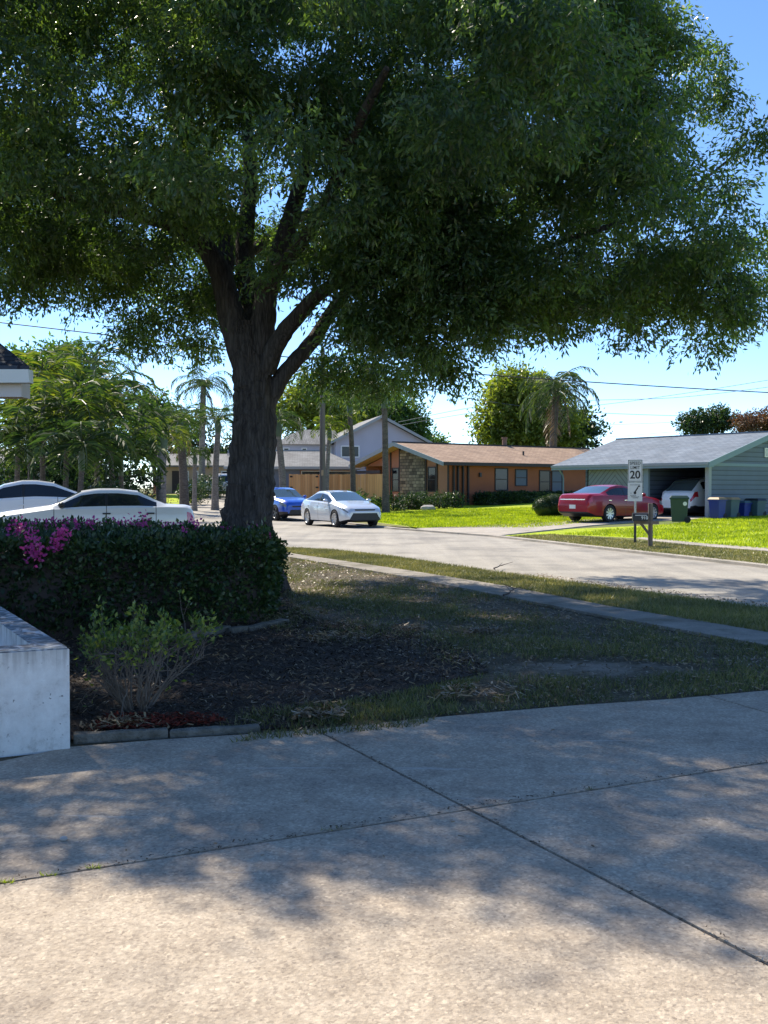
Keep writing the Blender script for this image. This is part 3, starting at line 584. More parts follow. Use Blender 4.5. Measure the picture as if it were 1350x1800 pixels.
def lumpy(lobes, rng, dens=1.0, sub=(0.62, 0.62, 0.36)):
    out = []
    for l in lobes:
        rx, ry, rz = l[3:6]
        if rx < 0.6: out.append((*l[:3], rx, ry, rz, 1.0)); continue
        k = int(dens*2.5*(rx*ry*rz)**(2/3)*2.2)+2
        for _ in range(k):
            d = rng.normal(size=3); d /= np.linalg.norm(d); r_ = rng.uniform(0.55, 0.93); q = rng.uniform(0.75, 1.3)
            out.append((l[0]+d[0]*rx*r_, l[1]+d[1]*ry*r_, l[2]+d[2]*rz*r_, sub[0]*q, sub[1]*q, sub[2]*q, 1.0))
    return out
def simple_tree(name, base, lobes, m, label, cat, seed, nclump=900, per=16, L=0.3, W=0.14, tr=0.2, bark='bark', group=None, spread=0.4):
    base = Vector(base); root = empty(name, base, 0, label, cat, group); rng = random.Random(seed)
    lc = [(l[0]-base.x, l[1]-base.y, l[2]-base.z, *l[3:]) for l in lobes]; mb = MB()
    cx = sum(l[0] for l in lc)/len(lc); cy = sum(l[1] for l in lc)/len(lc); cz = sum(l[2] for l in lc)/len(lc); low = min(l[2]-l[5] for l in lc)
    fork = Vector((cx*0.4, cy*0.4, max(0.5, low*0.8)))
    mb.tube([(0, 0, -0.1), fork*0.5, fork], [tr*1.25, tr, tr*0.85], 8)
    for l in lc:
        c = Vector(l[:3])
        for k in range(5):
            d = Vector((rng.gauss(0, 1)*l[3], rng.gauss(0, 1)*l[4], abs(rng.gauss(0, 1))*l[5]))*0.6
            mb.tube([fork, fork.lerp(c, 0.5)+d*0.15, c+d*0.4, c+d], [tr*0.6, tr*0.4, tr*0.2, tr*0.06], 5)
    mb.build('trunk', M[bark], root, smooth=True)
    cloud('crown', lc, nclump, per, L, W, m, root, seed, spread=spread, droop=0.1, shell=0.3)
    return root

def lobe(px, py, Y, rx, ry, rz): p = P(px, py, Y); return (p.x, p.y, p.z, rx, ry, rz)
# the big shade tree
TB = Vector((-2.0, 15.0, 0.0))
oak = empty('shade_tree', TB, 0, 'huge spreading shade tree with thick dark trunk behind the clipped hedge', 'tree')
def tp(px, py, Y=15.0): return P(px, py, Y)-TB
mb = MB(); rr = random.Random(4)
def spline(pts, n=6):
    out = []; q = [pts[0]]+list(pts)+[pts[-1]]
    for i in range(1, len(q)-2):
        for k in range(n):
            t = k/n; a, b, c, d = (Vector(v) for v in q[i-1:i+3])
            out.append(0.5*((2*b)+(c-a)*t+(2*a-5*b+4*c-d)*t*t+(3*b-a-3*c+d)*t**3))
    out.append(Vector(q[-2])); return out
def limb(pts, rads, n=12, jit=0.05):
    s = spline(pts, 6 if n < 40 else 14); k = np.interp(np.linspace(0, len(rads)-1, len(s)), range(len(rads)), rads)*(0.84 if n < 40 else 0.97)
    s = [p+Vector((rr.uniform(-1, 1), rr.uniform(-1, 1), 0))*r_*0.07 for p, r_ in zip(s, k)]
    mb.tube(s, list(k), n, jit)
S_ = 1/120
limb([(-0.03, 0, -0.15), (-0.02, 0, 0.15), tp(431, 960), tp(437, 900), tp(443, 820), tp(447, 740), tp(445, 680), tp(436, 620), tp(425, 570)], [0.72, 0.56, 0.44, 0.365, 0.335, 0.315, 0.30, 0.26, 0.18], 72, 0.06)
for k in range(7):                                       # root flare
    a = k*0.9+0.3; d = Vector((math.cos(a), math.sin(a), 0))
    mb.tube([d*0.25+Vector((0, 0, 0.55)), d*0.42+Vector((0, 0, 0.15)), d*0.62+Vector((0, 0, -0.08))], [0.16, 0.15, 0.06], 8, 0.06)
limb([tp(432, 640), tp(415, 580), tp(400, 530), tp(385, 475), tp(355, 430), tp(300, 395, 14.6), tp(220, 375, 14.2), tp(120, 345, 13.6), tp(20, 320, 13)], [0.26, 0.25, 0.22, 0.19, 0.16, 0.12, 0.10, 0.07, 0.04])
limb([tp(392, 500), tp(398, 450, 15.3), tp(392, 400, 15.6), tp(350, 320, 16), tp(300, 200, 16.5), tp(280, 80, 17)], [0.16, 0.15, 0.13, 0.10, 0.08, 0.05])
limb([tp(455, 640), tp(462, 570), tp(470, 510), tp(492, 440), tp(515, 370), tp(540, 280), tp(560, 180), tp(620, 60)], [0.26, 0.23, 0.19, 0.17, 0.15, 0.12, 0.09, 0.05])
limb([tp(450, 600, 15.2), tp(440, 520, 15.6), tp(430, 430, 16), tp(440, 300, 16.4), tp(430, 120, 16.8), tp(460, -40, 17)], [0.22, 0.2, 0.17, 0.13, 0.09, 0.05])
limb([tp(465, 650, 14.9), tp(490, 600, 14.8), tp(520, 560, 14.6), tp(570, 510, 14.4), tp(660, 470, 14.2), tp(800, 455, 14), tp(940, 440, 13.8), tp(1050, 400, 13.5)], [0.18, 0.158, 0.137, 0.115, 0.094, 0.072, 0.058, 0.022])
limb([tp(462, 720), tp(480, 690), tp(505, 650), tp(545, 605), tp(575, 560, 15.3), tp(620, 500, 15.6), tp(720, 400, 15.8), tp(850, 300, 16), tp(1000, 210, 16), tp(1150, 130, 16)], [0.158, 0.158, 0.137, 0.13, 0.115, 0.101, 0.079, 0.065, 0.043, 0.022])
limb([tp(640, 480, 15.5), tp(760, 330, 14.5), tp(860, 240, 13.5), tp(900, 120, 13)], [0.12, 0.1, 0.07, 0.03])
limb([tp(470, 500, 14.8), tp(560, 380, 13.2), tp(620, 240, 12), tp(680, 120, 11)], [0.13, 0.1, 0.08, 0.04])
limb([tp(1000, 420, 13.8), tp(1120, 380, 14), tp(1230, 320, 14), tp(1310, 255, 14)], [0.05, 0.04, 0.025, 0.01], 6)
limb([tp(430, 450, 16), tp(500, 400, 18), tp(620, 330, 20), tp(750, 280, 21)], [0.12, 0.1, 0.07, 0.03])
mb.build('trunk', M['bark'], oak, smooth=True)
OL = [(430,210,15,4.6,4.6,2.9), (860,290,14.8,3.2,3.6,2.5), (990,440,14.2,2.5,3,1.45), (1135,390,14.6,1.45,2.2,1.75), (720,525,14.6,1.7,2.4,0.8),
      (1205,520,14.6,0.95,1.3,0.85), (1010,175,15,1.5,2.5,1.35), (60,335,14.8,3,3.5,1.5), (305,545,16.2,0.95,1.5,0.75), (470,-160,16.3,4.2,3.6,2.3),
      (-330,230,15,3.2,4,2.2), (650,150,10.6,3.4,2.4,1.5), (600,330,20,4.6,3,2.2), (830,30,14.6,2.0,3,1.8), (640,640,17,0.9,1.3,0.45), (860,540,14.4,1.4,1.8,0.5),
      (120,450,15.5,1.7,2.2,0.75), (1240,150,15,0.45,0.8,0.5), (1010,555,14.2,0.8,1.1,0.4), (660,515,13.3,1.1,1.0,0.6), (770,560,13.6,1.1,1.1,0.5), (610,420,12.9,1.1,0.9,0.7), (900,490,13.2,1.3,1.0,0.8), (560,310,12.6,1.3,1,0.9), (150,415,13.6,1.3,1.0,0.6), (760,430,12.8,1.2,0.9,0.8), (150,120,12,2.6,2.5,1.8), (500,420,13,1.5,1.2,0.8), (150,-130,16.5,3.6,3.6,2.4)]
lobes = []
for l in OL: p = P(*l[:3])-TB; lobes.append((p.x, p.y, p.z, *l[3:]))
for q in ((-4.9, 9.7, 6.3, 1.7, 0.9, 0.8), (-3.6, 10.3, 7.3, 1.3, 0.8, 0.8), (-5.4, 10.8, 7.0, 2.2, 1.7, 1.2), (-3.4, 11.1, 8.2, 2.4, 1.35, 1.0), (-0.8, 11.15, 8.2, 2.2, 1.3, 1.0), (-8.0, 12.5, 7.5, 2.2, 2.2, 1.6), (1.2, 12.0, 8.0, 1.6, 1.3, 1.0)): lobes.append((q[0]-TB.x, q[1]-TB.y, q[2], *q[3:]))
for px, py, Y_ in ((1225,95,15),(1275,190,14.8),(1290,330,14.5),(1320,265,14),(1335,240,14),(1335,430,14.6),(1325,500,14.6),(1240,610,14.6),(1290,560,14.6),(810,660,14.5),(780,650,14.5),(1060,640,14.2),(1050,610,14.2),(560,655,16.5),(700,670,16),(230,600,16.2),(360,610,16.2),(60,505,15),(200,520,15.5),(1150,60,15),(950,600,14.2),(880,600,14.2),(1110,585,14.2), (660,660,16.5), (740,660,15)):
    p = P(px, py, Y_)-TB; lobes.append((p.x, p.y, p.z, 0.42, 0.5, 0.30))
sub_ = [l for k, l in enumerate(lumpy(lobes, np.random.default_rng(77))) if not (-1.4 < l[0] < 1.5 and -3.5 < l[1] < 0.7 and l[2] < 5.7 and k % 7 > 1) and not (3.2 < l[0] < 5.1 and l[2] < 3.55)]
print('SUBLOBES', len(sub_))
cloud('crown', [l[:6] for l in sub_], 34500, 29, 0.088, 0.029, M['leaf_oak'], oak, 7, spread=0.12, droop=0.5, shell=0.15)

# palms
def palm(name, base, h, tr, nf, fl, ll, label, leaf='palm', bark='palm_bark', seed=1, droop=1.0, shaft=True, up=0.72, group=None, lw=0.045, lean=0.0, dead=0, per=26, cat='palm tree'):
    rng = np.random.default_rng(seed); base = Vector(base); root = empty(name, base, 0, label, cat, group)
    ln = Vector((rng.normal(0, 0.03)+lean, rng.normal(0, 0.03), 0))*h
    top = Vector((ln.x, ln.y, h)); mb = MB(); pts = [Vector((0, 0, -0.2)), Vector((0, 0, 0.3))]+[Vector((ln.x*t*t, ln.y*t*t, 0.3+(h-0.3)*t)) for t in (0.25, 0.5, 0.75, 1)]
    mb.tube(pts, [tr*1.5, tr*1.2, tr, tr*0.95, tr*0.9, tr*0.85], 10, 0.03); mb.build('trunk', M[bark], root, smooth=True)
    if shaft:
        mb = MB(); mb.tube([top-Vector((0, 0, 0.05)), top+Vector((0, 0, fl*0.18)), top+Vector((0, 0, fl*0.36))], [tr*0.95, tr*1.1, tr*0.45], 10); mb.build('crownshaft', M['crownshaft'], root, smooth=True)
        top = top+Vector((0, 0, fl*0.33))
    Vs, Fs, k0 = [], [], 0; DV, DF, dk = [], [], 0
    rach = MB()
    for f in range(nf+dead):
        isdead = f >= nf
        az = f*2.39996+rng.uniform(-0.3, 0.3); el = R(75)-(f/nf)**0.8*R(95)*up if not isdead else R(-50)
        el += rng.normal(0, 0.08); L_ = fl*rng.uniform(0.85, 1.1); p = np.array(top); n = 12; pts = [p.copy()]; e = el
        for s in range(n):
            d = np.array([math.cos(az)*math.cos(e), math.sin(az)*math.cos(e), math.sin(e)]); p = p+d*L_/n; pts.append(p.copy())
            e -= droop*R(13)*(0.4+s/n)*(1 if e > R(-80) else 0)
        pts = np.array(pts); rach.tube([Vector(q) for q in pts[::2]], list(np.linspace(0.028, 0.006, len(pts[::2]))), 4)
        t = np.repeat(np.linspace(0.12, 1, per), 2); sgn = np.tile([1, -1], per); idx = t*n; i0 = np.minimum(idx.astype(int), n-1); fr = (idx-i0)[:, None]
        q = pts[i0]*(1-fr)+pts[i0+1]*fr; tan = unit(pts[i0+1]-pts[i0]); side = unit(np.cross(tan, np.array([[0, 0, 1.0]])))
        prof = np.sin(np.clip(t, 0.05, 1)*2.6+0.35)[:, None]
        a = unit(side*sgn[:, None]*0.9+tan*0.55+np.array([0, 0, (-0.05 if shaft else -0.25*droop-0.1)])+rng.normal(0, 0.11, (len(t), 3)))
        Ls = ll*np.clip(prof, 0.25, 1)*rng.uniform(0.85, 1.1, (len(t), 1)); wv = unit(np.cross(a, tan+rng.normal(0, 0.5, tan.shape)))*lw
        mid = q+a*Ls*0.55; tip = q+a*Ls+np.array([0, 0, -0.18*droop])*Ls
        V1 = np.stack([q-wv*0.3, mid-wv*0.5, tip, mid+wv*0.5], 1).reshape(-1, 3)
        if isdead: DV.append(V1); DF.append(np.arange(len(V1)).reshape(-1, 4)+dk); dk += len(V1)
        else: Vs.append(V1); Fs.append(np.arange(len(V1)).reshape(-1, 4)+k0); k0 += len(V1)
    fr_ = np_obj('fronds', np.concatenate(Vs), np.concatenate(Fs), M[leaf], root)
    rach.build('frond_stalks', M['crownshaft'], fr_)
    if DV: np_obj('dead_fronds', np.concatenate(DV), np.concatenate(DF), M['palm_dead'], root)
    return root
def palm_at(px, py_crown, Y, tr, nf, fl, ll, label, **kw):
    x = (px-675)/1800*Y; z = gz(x, Y); c = P(px, py_crown, Y)
    h = c.z-z-(fl*0.33 if kw.get('shaft', True) else 0)
    return palm(kw.pop('name', 'palm_tree'), (x, Y, z), h, tr, nf, fl, ll, label, **kw)
GP = 'palms in the dense cluster by the white cars'
palm_at(30, 725, 40, 0.1, 15, 2.64, 0.76, 'bushy palm with yellow green fronds just below the shingled porch roof', leaf='palm_yellow', seed=11, group=GP, bark='palm_bark_dark', droop=1.0, lw=0.085, per=20)
palm_at(75, 660, 38, 0.1, 14, 2.30, 0.70, 'palm with yellow tipped fronds right of the porch roof corner', leaf='palm_yellow', seed=12, group=GP, bark='palm_bark_dark', droop=1.0, lw=0.085, per=20)
palm_at(115, 722, 36, 0.1, 15, 2.53, 0.81, 'palm with a broad golden arching frond in the middle of the cluster', leaf='palm_yellow', seed=13, group=GP, bark='palm_bark_dark', droop=1.0, lw=0.085, per=20)
palm_at(170, 700, 40, 0.1, 16, 2.76, 0.86, 'tallest green palm of the cluster with fan of upright leaves', leaf='palm', seed=14, group=GP, bark='palm_bark_dark', droop=1.0, lw=0.085, per=20)
palm_at(200, 738, 37, 0.1, 16, 2.64, 0.81, 'palm with pale shining fronds on the right side of the cluster', leaf='palm', seed=15, group=GP, bark='palm_bark_dark', droop=1.0, lw=0.085, per=20)
palm_at(55, 770, 35, 0.1, 16, 2.30, 0.76, 'low dark palm in front of the cluster above the rear white car', leaf='palm', seed=16, group=GP, bark='palm_bark_dark', droop=1.0, lw=0.085, per=20)
palm_at(140, 785, 34, 0.1, 16, 2.30, 0.76, 'low dark palm behind the windscreen of the white sedan', leaf='palm', seed=17, group=GP, bark='palm_bark_dark', droop=1.0, lw=0.085, per=20)
palm_at(215, 800, 38, 0.1, 16, 2.18, 0.76, 'short bushy palm behind the roof of the white sedan', leaf='palm', seed=18, group=GP, bark='palm_bark_dark', droop=1.0, lw=0.085, per=20)
palm_at(-30, 760, 36, 0.1, 15, 2.53, 0.76, 'palm cut by the left edge of the photo below the porch roof', leaf='palm_yellow', seed=19, group=GP)
palm_at(166, 640, 46, 0.15, 12, 2.9, 0.9, 'tall palm with one spear like upright frond above the cluster', leaf='palm', seed=20, up=0.75, droop=1.25)
palm_at(283, 765, 48, 0.24, 13, 1.9, 0.65, 'thick trunked palm with light green skirt right of the cluster', leaf='palm_yellow', seed=21)
palm_at(324, 742, 56, 0.24, 13, 2.2, 0.75, 'palm with dark trunk and a dry brown frond behind the thick palm', leaf='palm', seed=22, dead=2, bark='palm_bark_dark')
palm_at(355, 680, 76, 0.24, 18, 3.3, 0.8, 'tallest thin grey queen palm left of the shade tree trunk', leaf='palm_grey', seed=23, shaft=False, dead=4, droop=1.2, lw=0.06)
palm_at(378, 738, 60, 0.19, 13, 2.1, 0.8, 'smooth trunk palm with glossy arched fronds beside the shade tree trunk', leaf='palm', seed=24, droop=1.2)
palm_at(342, 800, 59, 0.13, 10, 1.4, 0.5, 'small young palm in front of the white pickup', leaf='palm', seed=25, droop=1.2)
palm_at(498, 742, 58, 0.2, 12, 2.4, 0.8, 'palm with drooping fronds hidden right behind the shade tree trunk', leaf='palm', seed=26, droop=1.3)
palm_at(574, 752, 57, 0.13, 11, 1.6, 0.55, 'slim young palm close beside the utility pole', leaf='palm_yellow', seed=27)
palm_at(621, 702, 58, 0.16, 13, 2.4, 0.75, 'grey trunk palm standing before the wooden fence', leaf='palm', seed=28, droop=1.25, bark='palm_bark_dark')
palm_at(678, 690, 54, 0.18, 13, 2.4, 0.75, 'thick ringed palm at the left end of the orange house', leaf='palm', seed=29, droop=1.25, bark='palm_bark_dark')
palm_at(970, 688, 77, 0.3, 26, 4.0, 1.0, 'big drooping queen palm rising behind the orange house', leaf='palm_grey', seed=30, shaft=False, droop=1.1, up=0.85, lw=0.08, dead=3, per=30, bark='palm_bark_dark')
# background trees
def T(name, px, Y, lob, m, label, seed, **kw):
    x = (px-675)/1800*Y
    return simple_tree(name, (x, Y, gz(x, Y)), [lobe(*l) for l in lob], M[m], label, 'tree', seed, **kw)
T('broadleaf_tree', 125, 50, [(60,660,50,1.6,1.6,1.1),(110,648,50,1.7,1.8,1.1),(160,700,50,1.6,1.8,1.2),(110,740,50,2.6,2,1.8)], 'leaf_broad', 'large glossy broadleaf tree rising behind the palm cluster', 41, nclump=1300, L=0.28, W=0.12)
T('broadleaf_tree', 918, 92, [(918,700,92,3.2,3,2.6),(880,740,92,2.6,2.6,2.4),(970,745,92,3,2.6,2.2),(925,770,92,4.4,3,1.8),(900,680,92,1.9,1.9,1.5)], 'leaf_yellow', 'round sunlit green tree behind the orange house and queen palm', 42, nclump=1700, L=0.4, W=0.2, spread=0.55)
T('broadleaf_tree', 990, 95, [(990,760,95,3.4,2.6,2.2),(950,775,95,3,2,1.5)], 'leaf_dark', 'dark green low tree behind the right part of the orange roof', 48, nclump=700, L=0.4, W=0.2, spread=0.55)
T('broadleaf_tree', 545, 98, [(545,700,98,2.8,2.5,2.0),(505,730,98,2.6,2.2,1.8),(585,730,98,2.5,2.2,1.8)], 'leaf_yellow', 'pale yellow green tree behind the two storey house left of the pole', 43, nclump=750, L=0.4, W=0.17, spread=0.6)
T('broadleaf_tree', 680, 104, [(640,715,104,2.8,2.5,2.2),(700,725,104,2.8,2.4,1.8),(725,760,104,2.0,2,1.3),(600,740,104,2.5,2,2)], 'leaf_broad', 'dark leafy tree behind the gable of the two storey house', 44, nclump=1200, L=0.4, W=0.18, spread=0.55)
T('broadleaf_tree', 760, 120, [(760,785,120,1.8,1.5,1.1)], 'leaf_broad', 'small tree top peeking over the left end of the tan roof', 45, nclump=200, L=0.4, W=0.2, spread=0.5)
T('broadleaf_tree', 1243, 75, [(1225,745,75,1.2,1.3,0.9),(1265,740,75,1.2,1.3,0.9)], 'leaf_dark', 'dark round tree behind the blue grey roof', 46, nclump=420, L=0.24, W=0.12, spread=0.3)
T('broadleaf_tree', 1330, 72, [(1312,746,72,0.8,1.3,0.7),(1345,742,72,1.0,1.3,0.8),(1385,742,72,1.0,1.3,0.8)], 'leaf_bronze', 'reddish brown leaved tree at the right edge behind the roof', 47, nclump=420, L=0.22, W=0.11, spread=0.3)
T('broadleaf_tree', 275, 82, [(262,725,82,2.0,2,1.6),(290,745,82,2.2,2,1.7),(240,770,82,2.0,2,1.6)], 'leaf_broad', 'grey green tree in the distance above the thick trunked palm', 49, nclump=600, L=0.32, W=0.15)
T('broadleaf_tree', 330, 100, [(300,770,100,4,3,2.4),(400,800,100,4,3,1.6)], 'leaf_dark', 'dark low tree behind the far beige house', 50, nclump=500, L=0.4, W=0.2)

# ------------------------------------------------------------------ hedge, shrubs
def hedge_mesh(name, poly, h0, h1, m, label, seed, n, L=0.05, W=0.028, cat='hedge', z0=0.0, top_r=0.14, flowers=None, core='dark_stem', rnd=0.11):
    cx = sum(p[0] for p in poly)/len(poly); cy = sum(p[1] for p in poly)/len(poly)
    root = empty(name, (cx, cy, z0), 0, label, cat); rng = np.random.default_rng(seed)
    def inside_pt(pts, d): return pts
    pl = [(x-cx, y-cy) for x, y in poly]; A = sum(pl[i][0]*pl[(i+1)%len(pl)][1]-pl[(i+1)%len(pl)][0]*pl[i][1] for i in range(len(pl)))/2
    if A < 0: pl = pl[::-1]; A = -A
    hf = lambda x, y: h0+(h1-h0)*np.clip((x-min(p[0] for p in pl))/(max(p[0] for p in pl)-min(p[0] for p in pl)), 0, 1)
    per = [math.dist(pl[i], pl[(i+1)%len(pl)]) for i in range(len(pl))]; side_area = sum(per)*(h0+h1)/2; tot = A+side_area
    nt_ = int(n*A/tot); tp_ = sample_poly(pl, nt_, rng); P3 = [np.column_stack([tp_, hf(tp_[:, 0], tp_[:, 1])])]; NN = [np.tile([0, 0, 1.0], (nt_, 1))]
    for i, l in enumerate(per):
        k = int(n*l*(h0+h1)/2/tot); t = rng.uniform(0, 1, k); a, b = np.array(pl[i]), np.array(pl[(i+1)%len(pl)])
        q = a+(b-a)*t[:, None]; z = rng.uniform(0.04, 1, k)**0.85*hf(q[:, 0], q[:, 1]); e = (b-a)/l; nn = np.array([e[1], -e[0], 0])
        q = q-nn[:2]*(np.maximum(0, z/hf(q[:, 0], q[:, 1])-0.85)*top_r*4)[:, None]
        P3.append(np.column_stack([q, z])); NN.append(np.tile(nn, (k, 1)))
    P3 = np.concatenate(P3); NN = np.concatenate(NN)
    wv = smooth_noise(P3[:, 0]*3+P3[:, 2]*2, P3[:, 1]*3-P3[:, 2]*2, 1.2, seed)*rnd
    P3 = P3+NN*(wv+rng.normal(-0.03, 0.045, len(P3)))[:, None]
    ax = unit(NN*0.8+rng.normal(0, 0.7, P3.shape)+np.array([0, 0, 0.25])); Ls = L*rng.uniform(0.6, 1.5, len(P3))
    Vv, Ff = leaves_np(P3, ax, Ls, Ls*W/L, rng); np_obj('foliage', Vv, Ff, M[m], root)
    ins = 0.1; mb = MB(); cpl = [(x*(1-ins/max(0.3, math.hypot(x, y))), y*(1-ins/max(0.3, math.hypot(x, y)))) for x, y in pl]
    bv = [mb.bm.verts.new((x, y, 0.0)) for x, y in cpl]; tv = [mb.bm.verts.new((x, y, float(hf(x, y))-0.1)) for x, y in cpl]; k = len(bv)
    mb.bm.faces.new(tv); 
    for i in range(k): mb.bm.faces.new((bv[i], bv[(i+1)%k], tv[(i+1)%k], tv[i]))
    mb.build('branch_core', M[core], root)
    if flowers:
        for fp, fr, fn in flowers:
            q = np.array(fp)-np.array([cx, cy, z0])+rng.normal(0, 1, (fn, 3))*np.array(fr); ax = unit(rng.normal(0, 1, (fn, 3)))
            if fn: Vv, Ff = leaves_np(q, ax, 0.04, 0.032, rng); flo.append((Vv, Ff))
        Vc, Fc, o_ = [], [], 0
        for v, f in flo: Vc.append(v); Fc.append(f+o_); o_ += len(v)
        np_obj('flowers', np.concatenate(Vc), np.concatenate(Fc), M['flower'], root)
    return root
flo = []
HB = [G2(508, 1092), (-1.27, 12.3), (-1.5, 12.8), (-2.6, 13.3), (-6.8, 12.6), (-6.8, 8.6), (-4.2, 9.5), (-2.2, 10.6)]
HB[0] = (-1.32, 11.45)
def fl(px, py, Y, r, n, rz=None): return (tuple(P(px, py, Y)), (r*0.8, 0.05, (rz or r)*0.85), int(n*1.1))
FL = [fl(30, 933, 10.35, 0.07, 70), fl(55, 955, 9.85, 0.05, 90, 0.1), fl(66, 975, 9.8, 0.04, 60, 0.06), fl(108, 940, 10.15, 0.05, 90), fl(98, 958, 10.0, 0.04, 60), fl(155, 990, 10.3, 0.03, 25), fl(160, 921, 12, 0.05, 60), fl(250, 918, 12.2, 0.06, 60),
      fl(130, 928, 11, 0.05, 30), fl(190, 918, 12.2, 0.1, 30, 0.02), fl(40, 921, 12, 0.1, 30, 0.02), fl(90, 916, 12.4, 0.1, 30, 0.02), fl(220, 920, 12.3, 0.1, 30, 0.02), fl(300, 920, 12.6, 0.1, 20, 0.02), fl(400, 928, 12.6, 0.05, 16, 0.02), fl(440, 930, 12.3, 0.05, 16, 0.02), fl(473, 945, 11.8, 0.03, 20), fl(455, 985, 11.5, 0.03, 8), fl(335, 925, 12.0, 0.03, 14)]+[fl(random.Random(i).uniform(0, 360), 916+random.Random(i+50).uniform(0, 16), 12.2-random.Random(i+90).uniform(0, 1.2), 0.03, 9) for i in range(26)]
hedge_mesh('hedge', HB, 1.06, 0.89, 'leaf_hedge', 'long clipped dark hedge dotted with magenta flowers before the thick tree trunk', 51, 95000, L=0.052, W=0.03, flowers=FL)

def woody_shrub(px, py, h, r, seed):
    b = G(px, py); root = empty('shrub', b, 0, 'half bare twiggy shrub with yellow green leaf tips beside the white planter wall', 'shrub')
    rng = np.random.default_rng(seed); mb = MB(); tips = []
    def grow(p, d, l, rad, lv):
        q = [Vector(p)]; d = Vector(d)
        for k in range(4):
            d = (d+Vector(rng.normal(0, 0.16, 3))).normalized(); q.append(q[-1]+d*l/4)
        mb.tube(q, list(np.linspace(rad, rad*0.55, 5)), 5)
        if lv == 0: tips.append((q[-1], d)); tips.append((q[-2], d)); return
        for k in range(rng.integers(2, 4)):
            s = q[rng.integers(2, 5)]; nd = (d+Vector(rng.normal(0, 0.42, 3))+Vector((0, 0, 0.15))).normalized(); grow(s, nd, l*rng.uniform(0.5, 0.8), rad*0.55, lv-1)
    for i in range(24):
        a = rng.uniform(0, 6.28); e = rng.uniform(0.1, 0.95)**0.8
        grow(Vector((math.cos(a)*0.07, math.sin(a)*0.07, -0.02)), Vector((math.cos(a)*e*1.1, math.sin(a)*e*1.1, 1.0)).normalized(), h*rng.uniform(0.36, 0.5), 0.009, 3)
    mb.build('stems', M['stem'], root)
    pts, axs = [], []
    for t, d in tips:
        if rng.uniform() < (0.8 if t.z < h*0.5 else 0.08): continue
        for k in range(rng.integers(3, 8) if t.z > h*0.6 else 2): pts.append(np.array(t)+rng.normal(0, 0.016, 3)); axs.append(np.array(d)*0.7+rng.normal(0, 0.7, 3)+np.array([0, 0, 0.3]))
    pts = np.array(pts); Ls = rng.uniform(0.028, 0.05, len(pts)); Vv, Ff = leaves_np(pts, unit(np.array(axs)), Ls, Ls*0.5, rng); np_obj('leaves', Vv, Ff, M['leaf_shrub'], root)
woody_shrub(243, 1248, 0.74, 0.5, 61)

# ------------------------------------------------------------------ white planter wall, edging
c0 = Vector((-1.81, 5.87, 0)); Sx = Vector((-0.49, 0.87, 0)).normalized(); Fx = Vector((-0.91, -0.41, 0)).normalized()
pl_ = empty('planter_wall', c0, 0, 'low weathered white planter wall with mould stained top beside the driveway', 'planter')
def loc(a, b, z): p = Fx*a+Sx*b; return (p.x, p.y, z)
mb = MB(); H_ = 0.587
out = [loc(0, 0, 0), loc(3.2, 0, 0), loc(3.2, 3.3, 0), loc(0, 3.3, 0)]
inn = [loc(0.17, 0.24, 0), loc(2.9, 0.24, 0), loc(2.9, 3.0, 0), loc(0.17, 3.0, 0)]
for z_ in (0,):
    ov = [mb.bm.verts.new((x, y, -0.05)) for x, y, z in out]; ot = [mb.bm.verts.new((x, y, H_)) for x, y, z in out]
    it = [mb.bm.verts.new((x, y, H_-0.006)) for x, y, z in inn]; ib = [mb.bm.verts.new((x, y, 0.2)) for x, y, z in inn]
    for i in range(4):
        j = (i+1)%4
        mb.bm.faces.new((ov[i], ov[j], ot[j], ot[i])); mb.bm.faces.new((ot[i], ot[j], it[j], it[i])); mb.bm.faces.new((it[i], it[j], ib[j], ib[i]))
    mb.bm.faces.new(ib)
bmesh.ops.bevel(mb.bm, geom=[e for e in mb.bm.edges if all(v in ot for v in e.verts)], offset=0.012, segments=3, affect='EDGES')
mb.build('wall', M['stucco'], pl_, smooth=True)
mb = MB(); mb.quadbox([loc(0.18, 0.25, 0.21), loc(2.89, 0.25, 0.21), loc(2.89, 2.99, 0.21), loc(0.18, 2.99, 0.21), loc(0.18, 0.25, 0.34), loc(2.89, 0.25, 0.34), loc(2.89, 2.99, 0.34), loc(0.18, 2.99, 0.34)]); mb.build('soil_fill', M['mulch'], pl_)
def strip_block(name, a, b, wdt, z0, z1, m, label, cat, group=None, bev=0.012, seed=0):
    a = Vector((*a, 0)); b = Vector((*b, 0)); d = (b-a).normalized(); n = Vector((-d.y, d.x, 0))*wdt/2; L_ = (b-a).length
    mb = MB(); k = max(1, int(L_/0.12)); r_ = random.Random(seed); prev = None
    rings = []
    for i in range(k+1):
        c = a+d*L_*i/k; j = lambda: Vector((r_.uniform(-1, 1), r_.uniform(-1, 1), r_.uniform(-1, 1)))*0.006
        rings.append([mb.bm.verts.new(c+n+Vector((0, 0, z0))), mb.bm.verts.new(c+n+Vector((0, 0, z1))+j()), mb.bm.verts.new(c-n+Vector((0, 0, z1))+j()), mb.bm.verts.new(c-n+Vector((0, 0, z0)))])
    for r0, r1 in zip(rings[:-1], rings[1:]):
        for i in range(4): mb.bm.faces.new((r0[i], r0[(i+1)%4], r1[(i+1)%4], r1[i]))
    mb.bm.faces.new(rings[0]); mb.bm.faces.new(rings[-1][::-1])
    return tag(mb.build(name, m, bevel=bev), label, cat, group)
e0 = G2(126, 1305); e1 = G2(455, 1284); em = ((e0[0]+e1[0])/2, (e0[1]+e1[1])/2)
strip_block('edging_kerb', (e0[0], e0[1]+0.04), (em[0]-0.004, em[1]+0.04), 0.08, -0.05, 0.045, M['edging'], 'rough concrete edging strip touching the white planter wall', 'edging', 'concrete edging along the driveway', seed=1)
